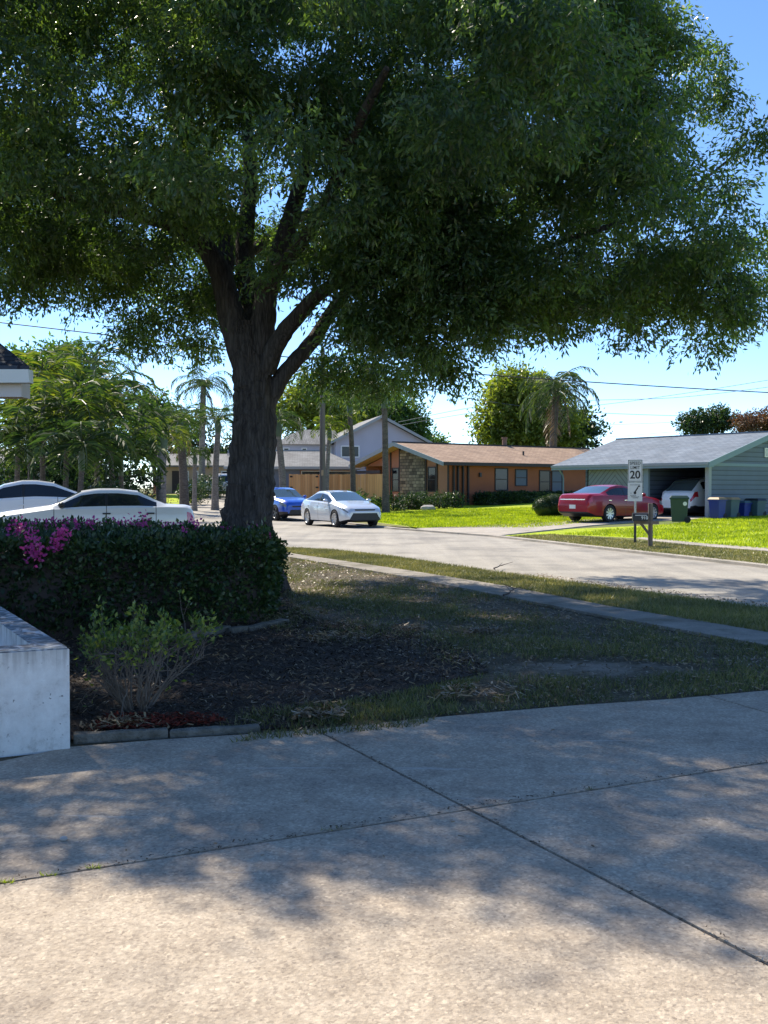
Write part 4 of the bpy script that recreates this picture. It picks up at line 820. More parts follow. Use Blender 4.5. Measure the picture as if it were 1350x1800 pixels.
strip_block('edging_kerb', (em[0]+0.004, em[1]+0.04), (e1[0], e1[1]+0.04), 0.08, -0.05, 0.03, M['edging'], 'rough concrete edging strip ending in the driveway grass', 'edging', 'concrete edging along the driveway', seed=2)
for i, (a, b, lb) in enumerate((((330, 1126), (398, 1110), 'tan edging block behind the twiggy shrub'), ((402, 1113), (430, 1109), 'short edging block in the middle of the bed border'), ((432, 1109), (502, 1094), 'long edging block at the corner of the hedge'))):
    strip_block('edging_block', G2(*a), G2(*b), 0.11, -0.03, 0.065-0.01*i, M['edging'], lb, 'edging', 'edging blocks at the foot of the hedge', seed=5+i)
# fallen sticks and pebble
def stick(px0, py0, px1, py1, label, seed):
    a = G(px0, py0); b = G(px1, py1); r_ = random.Random(seed); mb = MB(); z = 0.035
    pts = [a.lerp(b, t)+Vector((r_.uniform(-.03, .03), r_.uniform(-.03, .03), z+0.02*math.sin(t*3))) for t in np.linspace(0, 1, 7)]
    mb.tube(pts, list(np.linspace(0.014, 0.004, 7)), 5)
    for k in (2, 4): mb.tube([pts[k], pts[k]+Vector((r_.uniform(-.3, .3), r_.uniform(.1, .4), 0.05))], [0.007, 0.003], 4)
    tag(mb.build('fallen_twig', M['dark_stem']), label, 'twig')
stick(888, 1051, 915, 1036, 'dark forked twig lying on the shaded sidewalk', 1)
stick(867, 1004, 885, 997, 'thin twig lying at the road side of the verge', 2)
g_ = G(112, 1478); mb = MB(); bmesh.ops.create_icosphere(mb.bm, subdivisions=2, radius=0.014, matrix=Matrix.Translation((g_.x, g_.y, 0.010)) @ Matrix.Diagonal((1.2, 0.9, 0.8, 1)))
tag(mb.build('pebble', M['rock']), 'single small pebble on the sunlit driveway', 'pebble')

# ------------------------------------------------------------------ porch roof corner at the left edge
pr = empty('porch_roof', (-4.25, 12.0, 0), 0, 'corner of a dark shingled roof with white gutter at the left edge', 'roof')
Zg = 2.72
mb = MB(); mb.quadbox([(-6, -0.05, Zg+0.14), (0.12, -0.05, Zg+0.14), (-2.5, 3.0, Zg+1.75), (-6, 3.0, Zg+1.75), (-6, -0.05, Zg+0.2), (0.12, -0.05, Zg+0.2), (-2.5, 3.0, Zg+1.81), (-6, 3.0, Zg+1.81)]); mb.build('roof_shingles', M['shingle_dark'], pr)
mb = MB(); mb.prism([(-6, -0.16, Zg+0.15), (-6, -0.13, Zg), (-6, 0.0, Zg), (-6, 0.0, Zg+0.15)], (6.15, 0, 0)); mb.build('gutter', M['trim_white'], pr)
mb = MB(); mb.box(-6, 0.0, 0.03, 0.33, Zg-0.15, Zg+0.12); mb.build('beam', M['pink'], pr)
mb = MB(); mb.box(-0.95, -0.8, 0.1, 0.25, 0, Zg-0.15); mb.box(-5.8, -5.65, 0.1, 0.25, 0, Zg-0.15); mb.build('post', M['pink'], pr)

# ------------------------------------------------------------------ houses
def win(parent, plane, a0, a1, z0, z1, off, frame='trim_dark', glass='glass_blue', mull=0, rail=False, fw=0.06):
    """window on a local plane: plane 'x' -> wall x=off facing -x, a along y; 'y' -> wall y=off facing -y, a along x"""
    def bx(mb, u0, u1, w0, w1, d0, d1):
        if plane == 'x': mb.box(off-d1, off-d0, u0, u1, w0, w1)
        else: mb.box(u0, u1, off-d1, off-d0, w0, w1)
    mb = MB(); bx(mb, a0, a1, z0, z0+fw, 0.0, 0.05); bx(mb, a0, a1, z1-fw, z1, 0.0, 0.05); bx(mb, a0, a0+fw, z0+fw, z1-fw, 0.0, 0.05); bx(mb, a1-fw, a1, z0+fw, z1-fw, 0.0, 0.05)
    for k in range(mull): c = a0+(a1-a0)*(k+1)/(mull+1); bx(mb, c-fw/2, c+fw/2, z0+fw, z1-fw, 0.0, 0.045)
    f = mb.build('window', M[frame], parent)
    mb = MB(); bx(mb, a0+fw, a1-fw, z0+fw, z1-fw, 0.003, 0.02); mb.build('pane', M[glass], f)
    if rail: mb = MB(); c = (z0+z1)/2; bx(mb, a0+fw, a1-fw, c-0.025, c+0.025, 0.02, 0.04); mb.build('rail', M[frame], f)
    return f
RA = math.atan2(0.6, 0.8)
# --- blue-grey house with carport (local x = away/right, local y = away/left)
hb = empty('blue_house', (13.32, 42.0, 0.22), RA, 'blue grey sided house with open carport behind the speed limit sign', 'house')
ez, az_ = 2.24, 3.62; aw = 4.2
mb = MB(); mb.box(0.0, 8.4, 0.0, 0.12, -0.2, 2.24); mb.prism([(0.0, 0.0, 2.24), (8.4, 0.0, 2.24), (aw, 0.0, 3.45)], (0, 0.12, 0)); mb.build('gable_wall', M['siding'], hb)
mb = MB(); mb.box(0.0, 8.4, -0.03, 0.0, 2.2, 2.32); mb.build('gable_band', M['trim_blue'], hb)
mb = MB(); mb.box(-0.06, 0.12, -0.04, 0.14, -0.2, 2.2); mb.build('corner_post', M['trim_grey'], hb)
mb = MB(); mb.box(-0.05, 0.07, 3.05, 3.3, -0.2, 2.2); mb.build('carport_post', M['trim_blue'], hb)
mb = MB(); mb.box(0.0, 0.12, 3.3, 4.9, -0.2, 2.2); mb.build('board_panel', M['diag'], hb)
mb = MB(); mb.box(0.0, 0.12, 4.9, 6.5, -0.2, 2.2); mb.build('board_panel', M['diag2'], hb)
mb = MB(); mb.box(0.12, 6.0, 3.31, 3.43, -0.2, 2.3); mb.box(6.0, 6.12, 0.12, 8.0, -0.2, 2.3); mb.box(8.28, 8.4, 0.12, 8.0, -0.2, 2.24); mb.box(1.6, 8.4, 8.0, 8.12, -0.2, 2.24); mb.build('inner_wall', M['siding'], hb)
mb = MB(); mb.box(0.1, 8.3, 0.13, 8.0, 2.25, 2.29); mb.build('ceiling', M['slate_wall'], hb)
mb = MB(); mb.box(0.0, 6.0, 0.12, 3.3, -0.1, 0.03); mb.build('carport_floor', M['walk'], hb)
for s in (0, 1):
    x0, x1 = (-0.42, aw) if s == 0 else (8.82, aw)
    mb = MB(); mb.quadbox([(x0, -0.3, ez), (x1, -0.3, az_), (x1, 8.4, az_), (x0, 8.4, ez), (x0, -0.3, ez+0.1), (x1, -0.3, az_+0.1), (x1, 8.4, az_+0.1), (x0, 8.4, ez+0.1)]); mb.build('roof', M['shingle_blue'], hb)
mb = MB(); mb.box(-0.46, -0.42, -0.3, 8.4, ez-0.12, ez+0.09); mb.build('fascia', M['trim_blue'], hb)
mb = MB(); mb.box(-0.42, -0.07, -0.3, 8.4, ez-0.10, ez-0.07); mb.build('soffit', M['trim_blue'], hb)
for x0, x1 in ((-0.46, aw), (8.86, aw)):
    mb = MB(); mb.quadbox([(x0, -0.34, ez-0.14), (x1, -0.34, az_-0.14), (x1, -0.30, az_-0.14), (x0, -0.30, ez-0.14), (x0, -0.34, ez+0.1), (x1, -0.34, az_+0.1), (x1, -0.30, az_+0.1), (x0, -0.30, ez+0.1)]); mb.build('rake_board', M['trim_blue'], hb)
mb = MB(); mb.box(aw-0.3, aw+0.3, -0.05, -0.003, 2.62, 3.02); mb.build('vent', M['trim_white'], hb)
mb = MB()
for k in range(6): mb.box(aw-0.24, aw+0.24, -0.065, -0.051, 2.67+k*0.055, 2.69+k*0.055)
mb.build('vent_slats', M['trim_grey'], hb)
mb = MB(); mb.box(aw-0.1, aw+0.1, -0.3, 8.4, az_+0.08, az_+0.14); mb.build('ridge_cap', M['shingle_blue'], hb)
mb = MB(); mb.tube([(-0.34, 8.0, ez-0.1), (-0.1, 8.0, ez-0.35), (-0.06, 8.0, ez-0.5), (-0.06, 8.0, 0.1)], 0.035, 6); mb.build('downspout', M['trim_blue'], hb)
mb = MB(); mb.box(-0.5, -0.46, -0.3, 8.4, ez-0.01, ez+0.09); mb.build('gutter', M['trim_grey'], hb)
# screen at the side entry
ps = MB(); ps.box(0.9, 0.96, 6.5, 7.3, -0.1, 2.2); ps.build('blue_screen', M['bluepanel'], hb)
ps = MB()
for k in (6.55, 6.78, 6.95): ps.box(0.8, 0.88, k, k+0.07, -0.1, 2.2)
ps.build('white_screen_posts', M['trim_white'], hb)

# --- orange house
ho = empty('orange_house', (3.83, 60.0, 0.42), RA, 'low orange brown house with tan shingle roof and stone gable front', 'house')
E_, A_ = 2.5, 3.78; yw = 4.2
mb = MB(); mb.box(0.0, 16.0, 0.0, 0.15, -0.2, E_); mb.build('front_wall', M['orange'], ho)
mb = MB(); mb.box(0.0, 0.15, 0.15, 6.0, -0.2, E_); mb.prism([(0.0, 0.15, E_), (0.0, 8.3, E_), (0.0, yw, 3.7)], (0.15, 0, 0)); mb.build('gable_wall', M['tan_wall'], ho)
mb = MB(); mb.box(1.5, 1.65, 6.0, 8.4, -0.2, E_); mb.box(0.15, 16, 8.4, 8.55, -0.2, E_); mb.box(15.9, 16, 0.15, 8.4, -0.2, E_); mb.box(0.15, 1.5, 5.85, 6.0, -0.2, E_); mb.build('rear_wall', M['tan_wall'], ho)
mb = MB(); mb.prism([(-0.1, 2.2, -0.2), (-0.1, 4.6, -0.2), (-0.1, 4.6, 3.42), (-0.1, yw, 3.55), (-0.1, 2.2, 3.05)], (0.097, 0, 0)); mb.build('stone_panel', M['stone'], ho)
for y_ in (0.02, 1.05, 2.08, 4.66, 5.6): 
    mb = MB(); mb.box(-0.07, -0.002, y_, y_+0.1, -0.2, 2.55+0.3*min(y_, 8.4-y_)*0.9); mb.build('timber_trim', M['trim_dark'], ho)
win(ho, 'x', 1.2, 1.98, 0.85, 2.35, 0.0, mull=0, rail=True, glass='glass_dark'); win(ho, 'x', 4.8, 5.5, 0.85, 2.35, 0.0, rail=True, glass='glass_dark')
for y0, y1 in ((-0.55, yw), (8.95, yw)):
    mb = MB(); mb.quadbox([(-0.9, y0, E_-0.02), (16.6, y0, E_-0.02), (16.6, y1, A_), (-0.9, y1, A_), (-0.9, y0, E_+0.1), (16.6, y0, E_+0.1), (16.6, y1, A_+0.12), (-0.9, y1, A_+0.12)]); mb.build('roof', M['shingle_tan'], ho)
    mb = MB(); mb.quadbox([(-0.95, y0, E_-0.14), (-0.9, y0, E_-0.14), (-0.9, y1, A_-0.12), (-0.95, y1, A_-0.12), (-0.95, y0, E_+0.1), (-0.9, y0, E_+0.1), (-0.9, y1, A_+0.13), (-0.95, y1, A_+0.13)]); mb.build('rake_board', M['trim_grey'], ho)
    mb = MB(); mb.quadbox([(-0.9, y0, E_-0.09), (0.0, y0, E_-0.09), (0.0, y1, A_-0.07), (-0.9, y1, A_-0.07), (-0.9, y0, E_-0.05), (0.0, y0, E_-0.05), (0.0, y1, A_-0.03), (-0.9, y1, A_-0.03)]); mb.build('soffit', M['trim_tan'], ho)
mb = MB(); mb.box(-0.9, 16.6, -0.6, -0.55, E_-0.1, E_+0.09); mb.build('fascia', M['trim_dark'], ho)
mb = MB(); mb.box(-0.95, 16.6, yw-0.12, yw+0.12, A_+0.1, A_+0.17); mb.build('ridge_cap', M['trim_dark'], ho)
for x_ in (0.22, 0.55, 0.95, 1.35):
    mb = MB(); mb.box(x_, x_+0.09, -0.14, -0.004, -0.2, E_-0.11); mb.build('porch_post', M['trim_dark'], ho)
mb = MB(); mb.tube([(15.2, -0.1, E_-0.1), (15.2, -0.06, 0.0)], 0.04, 6); mb.build('downspout', M['trim_dark'], ho)
mb = MB(); mb.box(2.3, 2.45, -0.12, -0.004, 1.75, 2.0); mb.build('wall_lamp', M['black'], ho)
mb = MB(); mb.box(-0.7, -0.58, 5.9, 8.9, 2.0, 2.2); mb.build('porch_beam', M['trim_dark'], ho)
win(ho, 'y', 3.6, 4.7, 0.93, 2.3, 0.0, rail=True, glass='glass_blue'); win(ho, 'y', 5.3, 6.35, 1.2, 2.25, 0.0, rail=True, glass='blind', frame='trim_dark')
win(ho, 'y', 7.4, 8.4, 0.75, 2.2, 0.0, rail=True, glass='glass_dark'); win(ho, 'y', 8.5, 9.5, 0.75, 2.2, 0.0, rail=True, glass='blind')
mb = MB(); mb.lathe([(0.0, A_-0.3), (0.16, A_-0.3), (0.16, A_+0.6), (0.2, A_+0.6), (0.2, A_+0.7), (0.0, A_+0.7)], 10, 'z', (8.6, yw+0.2, 0)); mb.build('chimney_pipe', M['brown_panel'], ho)
mb = MB(); mb.lathe([(0.0, 2.9), (0.06, 2.9), (0.06, 3.45), (0.0, 3.45)], 8, 'z', (7.6, 1.6, 0)); mb.build('vent_pipe', M['black'], ho)
mb = MB()
for k in range(9):
    bmesh.ops.create_icosphere(mb.bm, subdivisions=1, radius=0.16, matrix=Matrix.Translation((1.2+0.13*k, 0.9+0.08*(k%3), 2.98+0.03*(k%2))))
# (the dark patch on the roof is a shadow; nothing is built for it)
mb.bm.free()

# --- two storey lavender house (local x = away, local y = to the left)
ht = empty('two_storey_house', (3.25, 82.0, 0.7), R(102), 'two storey lavender grey house with gabled upper floor behind the fence', 'house')
GW = 7.2
mb = MB(); mb.box(0.0, 0.2, 0.0, GW, -0.3, 4.5); mb.prism([(0.0, 0.0, 4.5), (0.0, GW, 4.5), (0.0, GW/2, 6.35)], (0.2, 0, 0)); mb.box(0.2, 9, 0.0, 0.2, -0.3, 4.5); mb.box(0.2, 9, GW-0.2, GW, -0.3, 4.5); mb.build('wall', M['lavender'], ht)
mb = MB(); mb.box(-0.06, -0.003, 0.0, GW, 2.3, 2.5); mb.build('floor_band', M['slate_wall'], ht)
for y0, y1 in ((-0.5, GW/2), (GW+0.5, GW/2)):
    mb = MB(); mb.quadbox([(-0.6, y0, 4.3), (9.5, y0, 4.3), (9.5, y1, 6.4), (-0.6, y1, 6.4), (-0.6, y0, 4.45), (9.5, y0, 4.45), (9.5, y1, 6.55), (-0.6, y1, 6.55)]); mb.build('roof', M['shingle_grey'], ht)
    mb = MB(); mb.quadbox([(-0.65, y0, 4.23), (-0.6, y0, 4.23), (-0.6, y1, 6.33), (-0.65, y1, 6.33), (-0.65, y0, 4.45), (-0.6, y0, 4.45), (-0.6, y1, 6.56), (-0.65, y1, 6.56)]); mb.build('rake_board', M['trim_grey'], ht)
win(ht, 'x', 2.1, 2.8, 3.3, 4.1, 0.0, 'trim_white', 'glass_dark', mull=1, fw=0.08); win(ht, 'x', 5.3, 6.8, 3.2, 4.15, 0.0, 'trim_white', 'glass_dark', mull=1, fw=0.09)
mb = MB(); mb.box(1.2, 8.0, GW, 11.4, -0.3, 4.3); mb.build('side_wing', M['lavender'], ht)
mb = MB(); b_ = [(0.7, GW-0.6, 4.25), (8.6, GW-0.6, 4.25), (8.6, 12.0, 4.25), (0.7, 12.0, 4.25)]; t_ = [(3.4, GW-0.5, 5.55), (3.4, 9.5, 5.55)]
v = [mb.bm.verts.new(p) for p in b_+t_]
for f in ((0, 1, 4), (1, 2, 5, 4), (2, 3, 5), (3, 0, 4, 5), (3, 2, 1, 0)): mb.bm.faces.new([v[i] for i in f])
mb.build('hip_roof', M['shingle_grey'], ht)
win(ht, 'x', GW+0.15, GW+0.7, 3.1, 4.1, 1.2, 'trim_white', 'glass_dark', fw=0.08); win(ht, 'x', 9.3, 9.75, 3.0, 4.0, 1.2, 'trim_white', 'glass_dark', fw=0.08); win(ht, 'x', 10.7, 11.2, 3.0, 4.0, 1.2, 'trim_white', 'glass_dark', fw=0.08)

# --- single storey garage with grey roof
hg = empty('garage_building', (-10.2, 68.0, 0.55), R(4), 'single storey garage with wide grey roof behind the gate', 'garage')
mb = MB(); mb.box(0, 8.4, 0, 0.2, -0.2, 2.3); mb.box(0, 0.2, 0.2, 6, -0.2, 2.3); mb.box(8.2, 8.4, 0.2, 6, -0.2, 2.3); mb.box(0.2, 8.2, 5.8, 6, -0.2, 2.3); mb.build('wall', M['slate_wall'], hg)
mb = MB(); mb.box(4.6, 8.2, -0.06, -0.003, -0.1, 2.15); mb.build('garage_door', M['brown_panel'], hg)
mb = MB(); mb.box(-0.4, 8.9, -0.62, -0.56, 2.2, 2.38); mb.build('fascia', M['trim_grey'], hg)
mb = MB(); b_ = [(-0.4, -0.55, 2.28), (8.9, -0.55, 2.28), (8.9, 6.5, 2.28), (-0.4, 6.5, 2.28), (-0.4, 3.0, 3.55), (6.3, 3.0, 3.55)]
v = [mb.bm.verts.new(p) for p in b_]
for f in ((0, 1, 5, 4), (1, 2, 5), (2, 3, 4, 5), (3, 0, 4), (3, 2, 1, 0)): mb.bm.faces.new([v[i] for i in f])
mb.build('roof', M['shingle_grey'], hg)
mb = MB(); mb.box(-0.4, 6.3, 2.93, 3.07, 3.54, 3.6); mb.build('ridge_cap', M['trim_grey'], hg)
win(hg, 'y', 4.7, 6.2, 1.75, 2.1, -0.06, 'trim_white', 'glass_dark', fw=0.04); win(hg, 'y', 6.4, 8.0, 1.75, 2.1, -0.06, 'trim_white', 'glass_dark', fw=0.04)

# --- far beige house and pale house behind the palms
hf_ = empty('beige_house', (-18.9, 86.0, 0.95), R(3), 'far beige house with grey roof left of the shade tree trunk', 'house')
mb = MB(); mb.box(0, 12.5, 0, 0.2, -0.2, 2.4); mb.box(0, 0.2, 0.2, 7, -0.2, 2.4); mb.box(12.3, 12.5, 0.2, 7, -0.2, 2.4); mb.build('wall', M['cream'], hf_)
mb = MB(); mb.quadbox([(-0.6, -0.7, 2.3), (13, -0.7, 2.3), (13, 3.5, 3.4), (-0.6, 3.5, 3.4), (-0.6, -0.7, 2.45), (13, -0.7, 2.45), (13, 3.5, 3.55), (-0.6, 3.5, 3.55)]); mb.quadbox([(-0.6, 7.7, 2.3), (13, 7.7, 2.3), (13, 3.5, 3.4), (-0.6, 3.5, 3.4), (-0.6, 7.7, 2.45), (13, 7.7, 2.45), (13, 3.5, 3.55), (-0.6, 3.5, 3.55)][::-1]); mb.build('roof', M['shingle_grey'], hf_)
mb = MB(); mb.box(1.1, 1.7, -0.04, -0.003, 0.0, 2.0); mb.build('door', M['trim_dark'], hf_)
for a0, a1 in ((2.1, 2.5), (2.9, 3.3), (5.2, 6.6)): win(hf_, 'y', a0, a1, 0.5, 2.0, 0.0, 'trim_white', 'glass_dark', fw=0.08)
hp = empty('pale_house', (-37.0, 78.0, 0.85), R(6), 'pale house glimpsed between the palm trunks above the white cars', 'house')
mb = MB(); mb.box(0, 14.5, 0, 0.2, -0.2, 2.5); mb.box(14.3, 14.5, 0.2, 7, -0.2, 2.5); mb.build('wall', M['pale_wall'], hp)
mb = MB(); mb.box(8.2, 10.2, -0.2, -0.003, -0.2, 2.5); mb.build('stone_pier', M['tan_wall'], hp)
mb = MB(); mb.quadbox([(-0.6, -0.7, 2.4), (15.1, -0.7, 2.4), (15.1, 3.5, 3.7), (-0.6, 3.5, 3.7), (-0.6, -0.7, 2.55), (15.1, -0.7, 2.55), (15.1, 3.5, 3.85), (-0.6, 3.5, 3.85)]); mb.build('roof', M['shingle_grey'], hp)
mb = MB(); mb.box(3.0, 5.6, -0.05, -0.003, 0, 2.1); mb.build('garage_door', M['trim_white'], hp)
win(hp, 'y', 6.2, 7.6, 0.8, 2.0, 0.0, 'trim_white', 'glass_dark', fw=0.08); win(hp, 'y', 11.0, 12.6, 0.8, 2.0, 0.0, 'trim_white', 'glass_dark', fw=0.08)

# --- wooden fence with gate
fx0 = (508-675)/1800*62; fx1 = (673-675)/1800*62
fe = empty('wooden_fence', (fx0, 62.0, 0.3), 0, 'new tan wooden board fence with black hinged gate left of the orange house', 'fence')
def boards(name, x0, x1, m, seed, z1=2.04):
    mb = MB(); r_ = random.Random(seed); x = x0
    while x < x1-0.03: mb.box(x+0.004, min(x+0.136, x1), r_.uniform(-0.006, 0.006), 0.03, -0.1, z1+r_.uniform(-0.015, 0.015)); x += 0.14
    return mb.build(name, m, fe)
boards('gate', 0.0, 1.75, M['fencewood'], 1); boards('board_panel', 1.8, fx1-fx0, M['fencewood'], 2)
for x_ in (0.06, 1.62):
    for z_ in (0.45, 1.2, 1.85): mb = MB(); mb.box(x_, x_+0.16, -0.03, -0.008, z_, z_+0.09); mb.build('hinge', M['black'], fe)
for x_ in (1.76, 3.1, 4.45, fx1-fx0): mb = MB(); mb.box(x_-0.05, x_+0.05, 0.05, 0.15, -0.1, 2.0); mb.build('post', M['fencewood'], fe)

# --- utility pole
Xp = (567-675)/1800*55; zp = gz(Xp, 55)
up_ = empty('utility_pole', (Xp, 55, zp), 0, 'dark wooden utility pole between the slim palm and the shade tree', 'utility pole')
mb = MB(); mb.tube([(0, 0, -0.2), (0, 0, 4), (0.02, 0, 8.8)], [0.175, 0.155, 0.12], 10); mb.build('pole', M['polewood'], up_, smooth=True)
mb = MB(); mb.box(-1.0, 1.0, -0.15, -0.03, 8.2, 8.32); mb.build('crossarm', M['polewood'], up_)
mb = MB(); mb.box(-0.06, 0.06, -0.2, -0.13, 2.0, 2.3); mb.build('marker', M['trim_tan'], up_)

# --- cables
def cable(pts, r, label, m='wire', group='overhead cables'):
    mb = MB(); mb.tube(spline([P(*p) for p in pts], 10), r, 5); tag(mb.build('overhead_cable', M[m], smooth=True), label, 'cable', group)
cable([(-200, 546, 36), (0, 567, 36.5), (205, 591, 37), (500, 627, 38), (830, 657, 39), (1090, 675, 40), (1350, 690, 41), (1700, 706, 42)], 0.022, 'thick black cable sagging across the whole sky')
for i, (pp, lb) in enumerate((([(740, 683, 90), (860, 706, 90), (1040, 725, 90), (1350, 735, 90), (1600, 740, 90)], 'thin cable running just over the blue roof ridge trees'),
        ([(700, 742, 95), (860, 712, 95), (1030, 704, 95), (1200, 698, 95), (1400, 674, 95)], 'upper thin cable rising to the right above the dark tree'),
        ([(700, 748, 95), (860, 722, 95), (1030, 714, 95), (1200, 692, 95), (1400, 660, 95)], 'second thin cable rising to the right below the queen palm fronds'),
        ([(1020, 748, 98), (1200, 741, 98), (1400, 722, 98)], 'faint cable rising behind the dark round tree'),
        ([(1020, 768, 98), (1085, 767, 98), (1200, 758, 98), (1400, 745, 98)], 'lowest faint cable above the blue roof left end'),
        ([(760, 792, 99), (860, 758, 99), (960, 730, 99)], 'faint cable rising from the tan roof to the round tree'))):
    cable(pp, 0.022 if i < 3 else 0.014, lb, 'wire_far')

# ------------------------------------------------------------------ speed limit sign
sb = GT(1116, 955); z_s = gz(sb.x, sb.y); ss = 1800/sb.y
sg = empty('speed_limit_sign', (sb.x, sb.y, z_s), R(-24), 'white SPEED LIMIT 20 sign above a faded neighbourhood notice on one post', 'road sign')
zt = CAM_H+(858-808)/ss-z_s; zm = CAM_H+(858-847.5)/ss-z_s; zb_ = CAM_H+(858-881)/ss-z_s
mb = MB(); mb.tube([(0, 0.02, -0.2), (0, 0.02, zt-0.1)], 0.028, 8); mb.build('post', M['galv'], sg, smooth=True)
mb = MB(); mb.tube([(0, 0.02, 0.0), (0, 0.02, CAM_H+(858-917)/ss-z_s)], 0.034, 8); mb.build('post_sleeve', M['black'], sg, smooth=True)
Wd = 0.19
def text(s, size, x, z, m, parent, y=-0.022, rot=0.0, name='lettering', sx=1.0, bold=0.0):
    cu = bpy.data.curves.new(name, 'FONT'); cu.body = s; cu.size = size; cu.align_x = 'CENTER'; cu.align_y = 'CENTER'; cu.extrude = 0.001; cu.offset = bold
    o = bpy.data.objects.new('tmp', cu); COL.objects.link(o); dg = bpy.context.evaluated_depsgraph_get(); me = bpy.data.meshes.new_from_object(o.evaluated_get(dg))
    bpy.data.objects.remove(o); me.materials.clear(); me.materials.append(m)
    me.transform(Matrix.Translation((x, y, z)) @ Matrix.Rotation(rot, 4, 'Z') @ Matrix.Rotation(R(90), 4, 'X') @ Matrix.Diagonal((sx, 1, 1, 1)))
    return link(bpy.data.objects.new(name, me), parent)
def panel(x0, x1, z0, z1, m, name, parent, y0=-0.02, y1=-0.014, bev=0.0):
    mb = MB(); mb.box(x0, x1, y0, y1, z0, z1); return mb.build(name, m, parent, bevel=bev)
p1 = panel(-Wd, Wd, zm+0.01, zt, M['sign'], 'speed_panel', sg)
h_ = zt-zm
for a in ((-Wd+.012, Wd-.012, zt-.022, zt-.014), (-Wd+.012, Wd-.012, zm+.022, zm+.03), (-Wd+.012, -Wd+.02, zm+.03, zt-.022), (Wd-.02, Wd-.012, zm+.03, zt-.022)): panel(*a, M['sign_ink'], 'border', p1, -0.0225, -0.0205)
text('SPEED', 0.115, 0, zt-0.1, M['sign_ink'], p1, sx=0.92, bold=0.001); text('LIMIT', 0.115, 0, zt-0.215, M['sign_ink'], p1, sx=0.92, bold=0.001); text('20', 0.29, 0, zt-0.41, M['sign_ink'], p1, sx=0.95, bold=0.006)
p2 = panel(-Wd, Wd, zb_, zm-0.01, M['sign'], 'notice_panel', sg, -0.028, -0.022)
mb = MB(); r_ = random.Random(3)
for zz, a, b in ((zm-0.075, -.13, .13), (zb_+0.15, -.12, .02), (zb_+0.115, -.1, .09), (zb_+0.085, -.06, .08)):
    x = a
    while x < b: wv = r_.uniform(.012, .03); mb.box(x, x+wv, -0.031, -0.0285, zz-.008, zz+.008+r_.uniform(0, .008)); x += wv+.008
mb.build('faded_lettering', M['sign_grey'], p2)
mb = MB(); cz_ = (zm+zb_)/2
mb.prism([(0.035*math.cos(t)-0.0, -0.0285, cz_-0.03+0.042*math.sin(t)) for t in np.linspace(0, 2*math.pi, 14, endpoint=False)], (0, -0.003, 0))
mb.prism([(-0.012, -0.0288, cz_-0.0), (0.02, -0.0288, cz_-0.01), (0.105, -0.0288, cz_+0.14), (0.085, -0.0288, cz_+0.155)], (0, -0.003, 0))
mb.prism([(0.03, -0.029, cz_+0.07), (0.075, -0.029, cz_+0.065), (0.08, -0.029, cz_+0.085), (0.045, -0.029, cz_+0.095)], (0, -0.003, 0))
mb.prism([(0.085, -0.029, cz_+0.125), (0.135, -0.029, cz_+0.13), (0.13, -0.029, cz_+0.16), (0.09, -0.029, cz_+0.165)], (0, -0.003, 0))
mb.prism([(-0.12, -0.029, cz_-0.045), (-0.095, -0.029, cz_-0.05), (-0.1, -0.029, cz_-0.025)], (0, -0.003, 0))
mb.build('symbol', M['sign_ink'], p2)

# ------------------------------------------------------------------ mailbox
mbp = GT(1143, 961); sm = 1800/mbp.y; zmb = gz(mbp.x, mbp.y)
ml = empty('mailbox', (mbp.x, mbp.y, zmb), R(-8), 'black mailbox with white numbers on a weathered wooden post', 'mailbox')
def zpx(py): return CAM_H+(858-py)/sm-zmb
mb = MB(); mb.box(-0.055, 0.055, -0.055, 0.055, -0.2, zpx(885)); mb.build('post', M['postwood'], ml, bevel=0.008)
mb = MB(); mb.box(-0.42, 0.2, -0.1, -0.057, zpx(921), zpx(915.5)); mb.build('support_arm', M['postwood'], ml, bevel=0.004)
mb = MB(); mb.prism([(-0.06, -0.05, zpx(933)), (-0.06, -0.05, zpx(940)), (-0.26, -0.05, zpx(921.2)), (-0.18, -0.05, zpx(921.2))], (0, 0.08, 0)); mb.build('brace', M['postwood'], ml)
mb = MB(); zb0 = zpx(915.3); n_ = 10; w2 = 0.1; hh_ = 0.13
prof = [(-w2, zb0), (w2, zb0), (w2, zb0+hh_)]+[(w2*math.cos(t), zb0+hh_+w2*0.75*math.sin(t)) for t in np.linspace(0.25, math.pi-0.25, 8)]+[(-w2, zb0+hh_)]
mb.prism([(-0.46, -0.16+y, z) for y, z in prof], (0.38, 0, 0)); bx_ = mb.build('box', M['black'], ml, smooth=True)
mb = MB(); mb.box(-0.46, -0.08, -0.2625, -0.262, zb0+0.2, zb0+0.203); mb.bm.free()
text('910', 0.11, -0.17, zb0+0.075, M['sign'], bx_, y=-0.264, name='number', bold=0.002)
mb = MB(); mb.box(-0.4, -0.12, -0.268, -0.2615, zb0+0.135, zb0+0.15); mb.build('flag', M['sign'], bx_)

